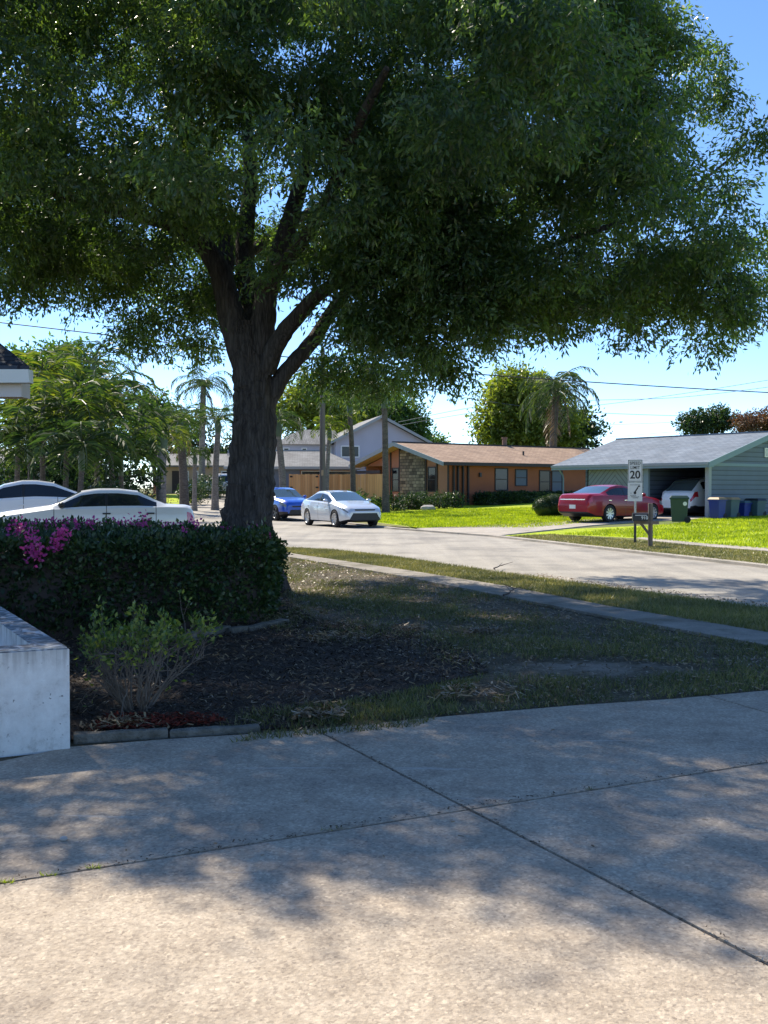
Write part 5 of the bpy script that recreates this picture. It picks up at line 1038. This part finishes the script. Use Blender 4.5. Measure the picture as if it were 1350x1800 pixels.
# ------------------------------------------------------------------ vehicles
def lerp_pts(pts, s): return float(np.interp(s, [p[0] for p in pts], [p[1] for p in pts]))
def car(name, label, cat, loc_, heading, sp, paint, rim='alloy', spokes=7, tint='windscreen', group=None):
    L_, W_, H_ = sp['L'], sp['W'], sp['H']; hw = W_/2
    root = empty(name, loc_, heading, label, cat, group)
    sc_, sr, rr0, rr1 = sp['cowl'], sp['rooff'], sp['roofr'], sp['deck']
    st = sorted(set([0, 0.05, 0.12, 0.22, 0.35, 0.5, 0.7]+list(np.arange(0.9, L_-0.7, 0.11))+[L_-0.7, L_-0.5, L_-0.35, L_-0.2, L_-0.1, L_-0.04, L_]+[sc_, sr, rr0, rr1]+[x+d for x in sp['seams'] for d in (-0.008, 0.008)]+[x+d for x in sp['pillars'] for d in (-0.035, 0.035)]))
    st = [round(float(x), 4) for x in st]; st = [x for i, x in enumerate(st) if i == 0 or x-st[i-1] > 0.004]
    rows = []
    for s in st:
        zt_ = lerp_pts(sp['top'], s); zb = min(lerp_pts(sp['belt'], s), zt_-0.03); zl = lerp_pts([(0, 0.28), (0.5, 0.2), (1.0, 0.19), (L_-0.9, 0.19), (L_-0.35, 0.22), (L_, 0.36)], s)
        wf = lerp_pts([(0, 0.72), (0.05, 0.79), (0.12, 0.84), (0.22, 0.89), (0.5, 0.95), (1.0, 0.99), (1.8, 1), (L_-1.3, 1), (L_-0.6, 0.97), (L_-0.2, 0.91), (L_-0.05, 0.85), (L_, 0.78)], s)*hw
        wr = lerp_pts(sp['roofw'], s)*wf
        g_ = zt_-zb
        pr = [(0, zl), (wf-0.12, zl), (wf-0.02, zl+0.05), (wf*1.0, zl+(zb-zl)*0.3), (wf*1.005, zl+(zb-zl)*0.52), (wf*0.998, zl+(zb-zl)*0.74), (wf*0.985, zl+(zb-zl)*0.86), (wf*0.955, zb), (wf*0.935, zb+0.012)]
        w0 = wf*0.93; crown = min(0.07, g_*0.32); side_top = zt_-crown
        for f in (0.1, 0.5, 0.88, 1.0): pr.append((w0+(wr-w0)*(f**1.15), zb+0.012+(side_top-zb-0.012)*f))
        pr += [(wr*0.93, zt_-crown*0.45), (wr*0.6, zt_-crown*0.1), (0, zt_)]
        rows.append(pr)
    nr = len(rows[0]); bm = bmesh.new(); G_ = []
    for s, pr in zip(st, rows):
        x = L_/2-s; G_.append([bm.verts.new((x, y, z)) for y, z in pr]+[bm.verts.new((x, -y, z)) for y, z in pr[-2:0:-1]])
    n = len(G_[0]); mats = [paint, M['seam'], M['carglass'], M[tint], M['headlight'], M['tail'], M['black'], M['rubber']]
    hl, tl = sp['hl'], sp['tl']
    for i in range(len(st)-1):
        s0, s1 = st[i], st[i+1]; sm_ = (s0+s1)/2
        for k in range(n):
            f = bm.faces.new((G_[i][k], G_[i+1][k], G_[i+1][(k+1)%n], G_[i][(k+1)%n])); kk = k if k < nr-1 else n-1-k   # kk = row interval index 0..nr-2
            mi = 0; gh = lerp_pts(sp['top'], sm_)-lerp_pts(sp['belt'], sm_)
            if kk <= 1: mi = 6
            if 9 <= kk <= 10 and sp['w0'] < sm_ < sp['w1']:
                mi = 6 if any(abs(sm_-p) < 0.034 for p in sp['pillars']) else 2
            if kk >= 13 and sc_ < sm_ < sr: mi = 3
            if kk >= 13 and rr0 < sm_ < rr1: mi = 3
            if 2 <= kk <= 8 and any(abs(sm_-x) < 0.009 for x in sp['seams']): mi = 1
            if hl[0] < sm_ < hl[1] and hl[2] <= kk <= hl[3]: mi = 4
            if L_-tl[1] < sm_ < L_-tl[0] and tl[2] <= kk <= tl[3]: mi = 5
            if sp.get('cladding') and kk == 2: mi = 6
            f.material_index = mi; f.smooth = True
    for ring, fl_ in ((G_[0], False), (G_[-1], True)):   # end caps: strips across
        for k in range(nr-1):
            a, b = ring[k], ring[k+1]; c, d = ring[(n-k-1) % n], ring[(n-k) % n]
            vs = []
            for v in (a, b, c, d):
                if v not in vs: vs.append(v)
            if len(vs) > 2:
                f = bm.faces.new(vs if fl_ else vs[::-1]); f.material_index = 6 if k <= 1 else 0
    bmesh.ops.recalc_face_normals(bm, faces=bm.faces)
    me = bpy.data.meshes.new('body'); bm.to_mesh(me); bm.free()
    for m_ in mats: me.materials.append(m_)
    tmp = bpy.data.objects.new('tmp_body', me); COL.objects.link(tmp)
    wb0, wb1 = L_/2-sp['fo'], L_/2-sp['fo']-sp['wb']; ra = sp['rw']+0.045
    cb = bmesh.new()
    for wx in (wb0, wb1):
        for sgn in (1, -1): bmesh.ops.create_cone(cb, cap_ends=True, segments=28, radius1=ra, radius2=ra, depth=0.5, matrix=Matrix.Translation((wx, sgn*(hw+0.03), sp['rw'])) @ Matrix.Rotation(R(90), 4, 'X'))
    cm = bpy.data.meshes.new('cut'); cb.to_mesh(cm); cb.free(); 
    for m_ in mats: cm.materials.append(m_)
    for p_ in cm.polygons: p_.material_index = 7
    co = bpy.data.objects.new('tmp_cut', cm); COL.objects.link(co)
    md = tmp.modifiers.new('b', 'BOOLEAN'); md.operation = 'DIFFERENCE'; md.object = co; md.solver = 'EXACT'; md.material_mode = 'INDEX'
    dg = bpy.context.evaluated_depsgraph_get(); res = bpy.data.meshes.new_from_object(tmp.evaluated_get(dg))
    bpy.data.objects.remove(tmp); bpy.data.objects.remove(co)
    names = {2: 'side_window', 3: 'windscreen', 4: 'headlight', 5: 'tail_light'}
    bm = bmesh.new(); bm.from_mesh(res); groups = {}
    for f in bm.faces:
        c = f.calc_center_median(); mi = f.material_index
        if mi in (2,): key = (mi, c.y > 0)
        elif mi == 3: key = (mi, c.x > 0)
        elif mi in (4, 5): key = (mi, c.y > 0)
        else: key = (0, 0)
        groups.setdefault(key, []).append([[tuple(v.co) for v in f.verts], mi])
    bm.free()
    for key, fs in groups.items():
        nm = names.get(key[0], 'body')
        if key == (3, False): nm = 'rear_window'
        b2 = bmesh.new(); vm = {}
        for vs, mi in fs:
            q = []
            for c in vs:
                kx = (round(c[0], 5), round(c[1], 5), round(c[2], 5))
                if kx not in vm: vm[kx] = b2.verts.new(c)
                if vm[kx] not in q: q.append(vm[kx])
            if len(q) > 2:
                try: f = b2.faces.new(q); f.smooth = True; f.material_index = mi if nm == 'body' else 0
                except ValueError: pass
        m2 = bpy.data.meshes.new(nm); b2.to_mesh(m2); b2.free()
        if nm == 'body':
            for m_ in mats: m2.materials.append(m_)
        else: m2.materials.append(mats[key[0]])
        m2.set_sharp_from_angle(angle=R(32)); link(bpy.data.objects.new(nm, m2), root)
    # wheels
    rw = sp['rw']; tyre = rimm = None
    for wx in (wb0, wb1):
        for sgn in (1, -1):
            wh = empty('wheel', (wx, sgn*(hw-0.105), rw), 0 if sgn < 0 else math.pi); wh.parent = root
            if tyre is None:
                mb = MB(); mb.lathe([(rw*0.66, -0.09), (rw*0.9, -0.105), (rw*0.985, -0.09), (rw, -0.05), (rw, 0.05), (rw*0.985, 0.09), (rw*0.9, 0.105), (rw*0.66, 0.09), (rw*0.62, 0.0), (rw*0.66, -0.09)], 28); o = mb.build('tyre', M['rubber'], wh, smooth=True); tyre = o.data
                mb = MB(); r0 = rw*0.67; mb.lathe([(r0*0.9, -0.06), (r0, -0.098), (r0*1.02, -0.088), (r0*0.95, 0.05)], 28); mb.lathe([(0.0, -0.085), (r0*0.2, -0.083), (r0*0.2, -0.04)], 12)
                for q in range(spokes):
                    a = 2*math.pi*q/spokes; dx, dz = math.cos(a), math.sin(a); nx_, nz_ = -dz, dx
                    w0_, w1_ = r0*0.11, r0*0.17
                    mb.quadbox([(dx*r0*0.12+nx_*w0_, -0.08, dz*r0*0.12+nz_*w0_), (dx*r0*0.12-nx_*w0_, -0.08, dz*r0*0.12-nz_*w0_), (dx*r0*0.12-nx_*w0_, -0.05, dz*r0*0.12-nz_*w0_), (dx*r0*0.12+nx_*w0_, -0.05, dz*r0*0.12+nz_*w0_),
                                (dx*r0*0.96+nx_*w1_, -0.09, dz*r0*0.96+nz_*w1_), (dx*r0*0.96-nx_*w1_, -0.09, dz*r0*0.96-nz_*w1_), (dx*r0*0.96-nx_*w1_, -0.06, dz*r0*0.96-nz_*w1_), (dx*r0*0.96+nx_*w1_, -0.06, dz*r0*0.96+nz_*w1_)])
                o = mb.build('rim', M[rim], wh, smooth=True); rimm = o.data
                mb = MB(); mb.lathe([(0.0, -0.02), (r0*0.95, -0.02), (r0*0.95, 0.02), (0.0, 0.02)], 20); o = mb.build('brake_disc', M['black'], wh); disc = o.data
            else:
                for nm, dd in (('tyre', tyre), ('rim', rimm), ('brake_disc', disc)): link(bpy.data.objects.new(nm, dd), wh)
    # mirrors, handles, plates, lamps
    xm = L_/2-sp['mirror']; zb = lerp_pts(sp['belt'], sp['mirror'])
    for sgn in (1, -1):
        mb = MB(); bmesh.ops.create_uvsphere(mb.bm, u_segments=12, v_segments=8, radius=1, matrix=Matrix.Translation((xm, sgn*(hw*0.98+0.07), zb+0.1)) @ Matrix.Diagonal((0.08, 0.11, 0.07, 1)))
        mb.box(xm-0.03, xm+0.03, min(sgn*hw*0.88, sgn*(hw+0.02)), max(sgn*hw*0.88, sgn*(hw+0.02)), zb+0.03, zb+0.07); mb.build('wing_mirror', M['black'] if sp.get('blackmirror') else paint, root, smooth=True)
        for hx in sp['handles']:
            wv = hw*0.992; mb = MB(); mb.box(L_/2-hx-0.09, L_/2-hx+0.09, min(sgn*(wv-0.01), sgn*(wv+0.018)), max(sgn*(wv-0.01), sgn*(wv+0.018)), zb-0.125, zb-0.09); mb.build('door_handle', M['black'] if sp.get('blackmirror') else (M['chrome'] if sp.get('chrome') else paint), root, bevel=0.006)
    zr = sp.get('plate', 0.75)
    if sp.get('plates', True):
        p_ = MB(); p_.box(-L_/2-0.018, -L_/2-0.002, -0.15, 0.15, zr-0.075, zr+0.075); p_.build('number_plate', M['plate'], root)
    if 'grille' in sp:
        for (z0_, z1_, w0_, w1_) in sp['grille']:
            p_ = MB(); p_.prism([(L_/2+0.012, -w0_, z0_), (L_/2+0.012, w0_, z0_), (L_/2+0.012, w1_, z1_), (L_/2+0.012, -w1_, z1_)], (-0.03, 0, 0)); p_.build('grille', M['black'], root)
    if sp.get('tailbar'):
        z0_, z1_, w_ = sp['tailbar']; p_ = MB(); p_.box(-L_/2-0.014, -L_/2-0.002, -w_, w_, z0_, z1_); p_.build('tail_trim', M[sp.get('tailmat', 'chrome')], root)
    if sp.get('rails'):
        for sgn in (1, -1):
            z_ = H_+0.02; p_ = MB(); p_.tube([(L_/2-sr-0.2, sgn*hw*0.62, z_-0.06), (L_/2-sr-0.4, sgn*hw*0.62, z_+0.01), (L_/2-rr0+0.2, sgn*hw*0.62, z_+0.01), (L_/2-rr0+0.05, sgn*hw*0.62, z_-0.06)], 0.018, 6); p_.build('roof_rail', M['chrome'], root)
    return root
SED90 = dict(L=4.77, W=1.77, H=1.42, wb=2.62, fo=1.02, rw=0.31, cowl=1.5, rooff=2.15, roofr=3.45, deck=4.1, mirror=1.72, handles=(2.72, 3.72), blackmirror=True,
    top=[(0, .58), (.04, .70), (.15, .80), (.4, .87), (1.0, .96), (1.5, 1.03), (2.15, 1.36), (2.5, 1.415), (3.0, 1.415), (3.45, 1.36), (4.1, 1.045), (4.6, 1.02), (4.71, .98), (4.77, .72)],
    belt=[(0, .55), (.15, .74), (1.5, .93), (3, .955), (4.1, .97), (4.65, .95), (4.77, .7)], roofw=[(0, .85), (1.5, .84), (2.15, .72), (3.45, .72), (4.1, .8), (4.77, .85)],
    seams=[1.55, 2.72, 3.85], pillars=[2.72], w0=1.72, w1=3.88, hl=(0.02, 0.36, 5, 6), tl=(0.0, 0.2, 4, 5))
SEDN = dict(L=4.63, W=1.78, H=1.435, wb=2.7, fo=0.94, rw=0.33, cowl=1.2, rooff=2.05, roofr=3.15, deck=4.1, mirror=1.62, handles=(2.6, 3.5),
    top=[(0, .62), (.05, .74), (.2, .82), (.5, .9), (1.2, 1.03), (2.05, 1.37), (2.5, 1.43), (2.9, 1.43), (3.15, 1.40), (4.1, 1.1), (4.5, 1.08), (4.63, .8)],
    belt=[(0, .58), (.3, .76), (1.2, .91), (3, .97), (4.1, 1.03), (4.63, .78)], roofw=[(0, .8), (1.2, .84), (2.05, .71), (3.15, .71), (4.1, .8), (4.63, .82)],
    seams=[1.35, 2.5, 3.45], pillars=[2.5], w0=1.5, w1=3.85, hl=(0.06, 0.62, 6, 6), tl=(0.03, 0.35, 5, 6), grille=[(.30, .56, .66, .50), (.66, .71, .40, .44)])
SEDR = dict(SEDN, L=4.83, W=1.84, H=1.45, wb=2.73, fo=0.97, rw=0.335, cowl=1.35, rooff=2.15, roofr=3.35, deck=4.05, mirror=1.7, handles=(2.75, 3.7), chrome=True,
    top=[(0, .62), (.05, .76), (.2, .84), (.5, .92), (1.35, 1.02), (2.15, 1.38), (2.6, 1.45), (3.0, 1.445), (3.35, 1.39), (4.05, 1.13), (4.66, 1.1), (4.77, 1.04), (4.83, .7)],
    belt=[(0, .58), (.3, .78), (1.35, .94), (3, .99), (4.1, 1.04), (4.7, 1.0), (4.83, .68)], roofw=[(0, .8), (1.35, .84), (2.15, .72), (3.35, .72), (4.05, .82), (4.83, .86)],
    seams=[1.45, 2.75, 3.75], pillars=[2.75], w0=1.65, w1=3.8, hl=(0.06, 0.45, 5, 6), tl=(0.0, 0.2, 5, 6), tailbar=(.86, .9, .62), plate=.6)
SUV = dict(L=4.89, W=1.9, H=1.7, wb=2.79, fo=0.98, rw=0.37, cowl=1.3, rooff=2.0, roofr=4.0, deck=4.72, mirror=1.7, handles=(2.7, 3.6), rails=True, cladding=True,
    top=[(0, .75), (.05, .9), (.2, 1.0), (.6, 1.08), (1.3, 1.17), (2.0, 1.58), (2.5, 1.69), (3.3, 1.7), (4.0, 1.64), (4.15, 1.6), (4.72, 1.14), (4.84, 1.08), (4.89, .8)],
    belt=[(0, .72), (.3, .92), (1.3, 1.05), (3, 1.1), (4.2, 1.16), (4.72, 1.08), (4.89, .78)], roofw=[(0, .82), (1.3, .86), (2.0, .74), (4.0, .70), (4.72, .84), (4.89, .86)],
    seams=[1.45, 2.65, 3.7], pillars=[2.65, 3.7], w0=1.6, w1=4.25, hl=(0.06, 0.5, 5, 6), tl=(0.02, 0.4, 5, 6), plate=.85)
CUV = dict(SUV, L=4.39, W=1.8, H=1.55, wb=2.64, fo=0.93, rw=0.35, cowl=1.2, rooff=1.85, roofr=3.3, deck=4.2, mirror=1.55, handles=(2.45,), rails=False,
    top=[(0, .72), (.05, .85), (.2, .93), (.6, 1.0), (1.2, 1.08), (1.85, 1.45), (2.3, 1.54), (2.9, 1.55), (3.3, 1.5), (4.2, 1.12), (4.34, 1.05), (4.39, .78)],
    belt=[(0, .7), (.3, .86), (1.2, .98), (3, 1.07), (4.2, 1.05), (4.39, .76)], roofw=[(0, .82), (1.2, .86), (1.85, .72), (3.3, .68), (4.2, .84), (4.39, .86)],
    seams=[1.35, 2.45, 3.3], pillars=[2.45], w0=1.45, w1=3.6, hl=(0.08, 0.55, 5, 6), tl=(0.02, 0.4, 5, 6), grille=[(.3, .5, .6, .5), (.62, .68, .4, .45)])
NOSE = dict(CUV, L=4.75, W=1.85, H=1.68, wb=2.75, fo=0.98, cowl=1.3, rooff=2.1, roofr=3.5, deck=4.6, cladding=False,
    top=[(0, .75), (.05, .88), (.2, .96), (.6, 1.04), (1.3, 1.14), (2.1, 1.57), (2.6, 1.68), (3.0, 1.68), (3.5, 1.61), (4.6, 1.16), (4.7, 1.1), (4.75, .8)],
    belt=[(0, .7), (.3, .9), (1.3, 1.05), (3, 1.14), (4.5, 1.12), (4.75, .78)], seams=[1.45, 2.65, 3.6], pillars=[2.65], w0=1.6, w1=4.2, handles=(2.6, 3.5), roofw=[(0, .82), (1.3, .86), (2.1, .73), (3.5, .70), (4.6, .84), (4.75, .86)])
def hd(x, y): return math.atan2(y, x)
car('parked_car', 'older white sedan with dark windows and black mirror behind the flowering hedge', 'car', ((161-675)/1800*24.6, 24.6, 0.08), hd(-0.962, -0.273), SED90, M['paint_white'], spokes=6)
car('parked_car', 'white crossover with black window band behind the older white sedan', 'car', (-11.0, 30.5, 0.06), hd(-0.95, -0.3), NOSE, M['paint_pearl'])
car('parked_car', 'pale silver sedan with black grille parked at the far kerb', 'car', (-1.78, 41.3, -0.02), hd(0.456, -0.89), SEDN, M['paint_silver'], spokes=10)
car('parked_car', 'bright blue crossover half hidden behind the shade tree trunk', 'car', (-4.95, 49.2, 0.0), hd(0.5, -0.866), CUV, M['paint_blue'], rim='alloy_dark', spokes=5, group=None)
car('parked_car', 'dark red sedan parked nose first on the driveway before the carport', 'car', (9.15, 41.0, gz(9.15, 41.0)+0.0), hd(0.78, 0.63), SEDR, M['paint_red'], spokes=9)
cp = Vector((13.32, 42, 0))+Vector((0.8, 0.6, 0))*2.6+Vector((-0.6, 0.8, 0))*1.75
car('parked_car', 'white luxury crossover with red tail lights inside the carport', 'car', (cp.x, cp.y, 0.25), RA, SUV, M['paint_pearl'], rim='alloy_dark')
car('parked_car', 'distant white pickup truck behind the small young palm', 'car', ((388-675)/1800*77, 77, gz(-12.3, 77)+0.03), hd(-0.97, -0.25), SUV, M['paint_white'], rim='alloy_dark', spokes=5)
car('parked_car', 'distant pale car glimpsed under the palms above the white sedan windscreen', 'car', ((95-675)/1800*66, 66, gz(-21, 66)+0.03), hd(-0.97, -0.25), SEDN, M['paint_silver'])

# ------------------------------------------------------------------ bins
def bin_(px, py_top, Y, wd, m, lidm, label, rz=RA, wheel=True):
    x = (px-675)/1800*Y; z = gz(x, Y); h = P(px, py_top, Y).z-z
    root = empty('wheelie_bin', (x, Y, z), rz, label, 'bin', 'bins by the carport'); a, b = wd*0.40, wd*0.5
    mb = MB(); mb.quadbox([(-a, -a, 0.04), (a, -a, 0.04), (a, a, 0.04), (-a, a, 0.04), (-b, -b, h-0.1), (b, -b, h-0.1), (b, b, h-0.1), (-b, b, h-0.1)]); mb.build('body', m, root, bevel=0.02)
    mb = MB(); mb.box(-b-0.025, b+0.025, -b-0.03, b+0.03, h-0.14, h-0.095); mb.build('rim', m, root, bevel=0.01)
    mb = MB(); mb.quadbox([(-b-0.03, -b-0.04, h-0.093), (b+0.03, -b-0.04, h-0.093), (b+0.03, b+0.04, h-0.093), (-b-0.03, b+0.04, h-0.093), (-b+0.05, -b+0.04, h), (b-0.05, -b+0.04, h), (b-0.05, b-0.02, h), (-b+0.05, b-0.02, h)]); mb.build('lid', lidm, root, bevel=0.015)
    for s in (-1, 1): mb = MB(); mb.lathe([(0, s*b*0.75-0.03), (0.12, s*b*0.75-0.03), (0.12, s*b*0.75+0.03), (0, s*b*0.75+0.03)], 14, 'y', (a+0.03, 0, 0.12)); mb.build('wheel', M['rubber'], root)
    return root
b1 = bin_(1194, 871, 38.5, 0.66, M['bin_green'], M['bin_green'], 'dark green wheelie bin with round white badge standing before the carport', rz=R(-15))
mb = MB(); mb.lathe([(0, 0), (0.075, 0), (0.075, -0.01), (0, -0.01)], 18, 'y', (0.2, -0.325, 0.72)); mb.build('badge', M['sign'], b1)
bin_(1261, 874, 40.9, 0.5, M['bin_blue'], M['bin_yellow'], 'blue bin with mustard lid beside the carport post')
bin_(1282, 874, 41.6, 0.6, M['bin_teal'], M['bin_yellow'], 'grey teal bin with mustard lid right of the blue bin')
bin_(1306, 880, 42.4, 0.5, M['bin_blue'], M['bin_teal'], 'shorter dark blue bin between the two grey teal bins')
bin_(1328, 876, 42.6, 0.62, M['bin_teal'], M['black'], 'grey teal bin with black domed lid nearest the photo edge')

# ------------------------------------------------------------------ planting across the street
def bush(name, px, py, Y, r, label, m='leaf_broad', cat='shrub', n=260, L=0.12, W=0.05, seed=1, sz=None, per=14, group=None):
    c = P(px, py, Y); z = gz(c.x, c.y); root = empty(name, (c.x, c.y, z), 0, label, cat, group); rz_ = sz or r*0.8
    cloud('foliage', [(0, 0, rz_*0.8, r, r, rz_)], n, per, L, W, M[m], root, seed, spread=0.12, droop=-0.2, shell=0.3)
    mb = MB(); mb.tube([(0, 0, -0.1), (0, 0, rz_*0.8)], [0.05, 0.02], 5); mb.build('stem', M['dark_stem'], root)
    return root
# rounded topiary
def topiary():
    c = P(977, 885, 47); z = gz(c.x, c.y); root = empty('topiary_bush', (c.x, c.y, z), 0, 'smooth mounded topiary bush left of the red car', 'shrub'); rng = np.random.default_rng(3)
    lob = [(-0.5, 0, 0.42, 0.55, 0.6, 0.5), (-0.1, 0, 0.5, 0.7, 0.6, 0.52), (0.45, 0, 0.5, 0.7, 0.6, 0.5), (0.85, 0, 0.4, 0.45, 0.5, 0.42)]
    V_, F_, o_ = [], [], 0
    for l in lob:
        d = unit(rng.normal(size=(3600, 3))); d[:, 2] = np.abs(d[:, 2])*1.0-0.25*(rng.uniform(size=3600) < 0.3); p = np.array(l[:3])+d*np.array(l[3:])
        v, f = leaves_np(p, unit(d+rng.normal(0, 0.6, d.shape)), 0.05, 0.03, rng); V_.append(v); F_.append(f+o_); o_ += len(v)
    np_obj('foliage', np.concatenate(V_), np.concatenate(F_), M['leaf_hedge'], root)
    mb = MB()
    for l in lob: bmesh.ops.create_uvsphere(mb.bm, u_segments=16, v_segments=10, radius=0.95, matrix=Matrix.Translation(l[:3]) @ Matrix.Diagonal((*l[3:], 1)))
    mb.build('branch_core', M['leaf_dark'], root, smooth=True)
topiary()
def hpt(x, y): return (3.83+0.8*x-0.6*y, 60+0.6*x+0.8*y)
hedge_mesh('hedge', [hpt(1.6, -1.5), hpt(15, -1.3), hpt(15, -0.35), hpt(1.6, -0.4)], 0.72, 0.72, 'leaf_dark', 'low dark foundation hedge along the orange brown front wall', 71, 26000, L=0.12, W=0.06, z0=0.42, core='leaf_dark')
GB = 'small shrubs in the rocky bed before the stone gable'
for i, (px, py, Y_, r_, m_, lb) in enumerate(((628, 868, 57, 0.75, 'leaf_broad', 'grey green shrub at the foot of the fence palm'), (657, 872, 56, 0.5, 'leaf_broad', 'low shrub left of the thick ringed palm'),
        (692, 876, 56, 0.6, 'leaf_dark', 'dark shrub right of the thick ringed palm'), (718, 880, 57, 0.6, 'leaf_hedge', 'shrub below the left gable window'), (742, 881, 57, 0.65, 'leaf_dark', 'shrub below the stone panel'), (772, 882, 57.5, 0.65, 'leaf_dark', 'shrub below the right gable window'), (800, 882, 58, 0.6, 'leaf_dark', 'shrub below the front porch posts'))):
    bush('shrub', px, py, Y_, r_, lb, m_, seed=80+i, group=GB, n=120)
palm('spiky_plant', (*GT2(643, 893)[:1], 54.0, gz(-0.9, 54)), 0.25, 0.06, 14, 0.85, 0.22, 'bright yellow spiky plant beside the silver sedan roof', leaf='palm_yellow', seed=91, shaft=False, droop=0.5, up=0.7, lw=0.08, per=10, cat='plant')
bush('dry_shrub', 262, 850, 50, 1.1, 'leafless brownish shrub right of the white sedan roof', 'leaf_bronze', n=180, seed=95, L=0.1, W=0.03)
bush('hedge_bush', 337, 845, 66, 1.0, 'dark clipped bush behind the small young palm', 'leaf_dark', n=300, seed=96, sz=1.0)
bush('hedge_bush', 372, 850, 74, 1.3, 'dark clipped bush behind the smooth trunk palm', 'leaf_dark', n=300, seed=97, sz=1.0)
bush('shrub', 175, 850, 36, 1.0, 'low leafy shrub under the cluster palms above the sedan windscreen', 'leaf_dark', n=300, seed=98, sz=0.9)
bush('shrub', 110, 850, 37, 0.9, 'low leafy shrub under the cluster above the rear white car', 'leaf_dark', n=220, seed=99, sz=0.7)
bush('shrub', 60, 800, 46, 2.4, 'large dark thicket behind the low palm of the cluster', 'leaf_dark', n=700, seed=100, sz=2.0, L=0.2, W=0.1)
bush('shrub', 175, 800, 46, 2.6, 'large dark thicket behind the short bushy palm', 'leaf_dark', n=700, seed=101, sz=1.9, L=0.2, W=0.1)
for i, (px, py, lb) in enumerate(((700, 893, 'grey rock in the bed left of the stone panel'), (716, 895, 'pale flat rock in the bed before the stone panel'), (736, 894, 'small rock before the right gable window'), (660, 888, 'rock at the foot of the thick ringed palm'), (752, 897, 'pale rock before the right end of the rocky bed'))):
    c = GT(px, py); mb = MB(); r_ = random.Random(i); bmesh.ops.create_icosphere(mb.bm, subdivisions=2, radius=0.3)
    for v in mb.bm.verts: v.co = Vector((v.co.x*1.4, v.co.y, v.co.z*0.75))*(1+r_.uniform(-0.14, 0.14))
    o = tag(mb.build('rock', M['rock']), lb, 'rock', 'rocks in the front bed'); o.location = (c.x, c.y, gz(c.x, c.y)+0.08)
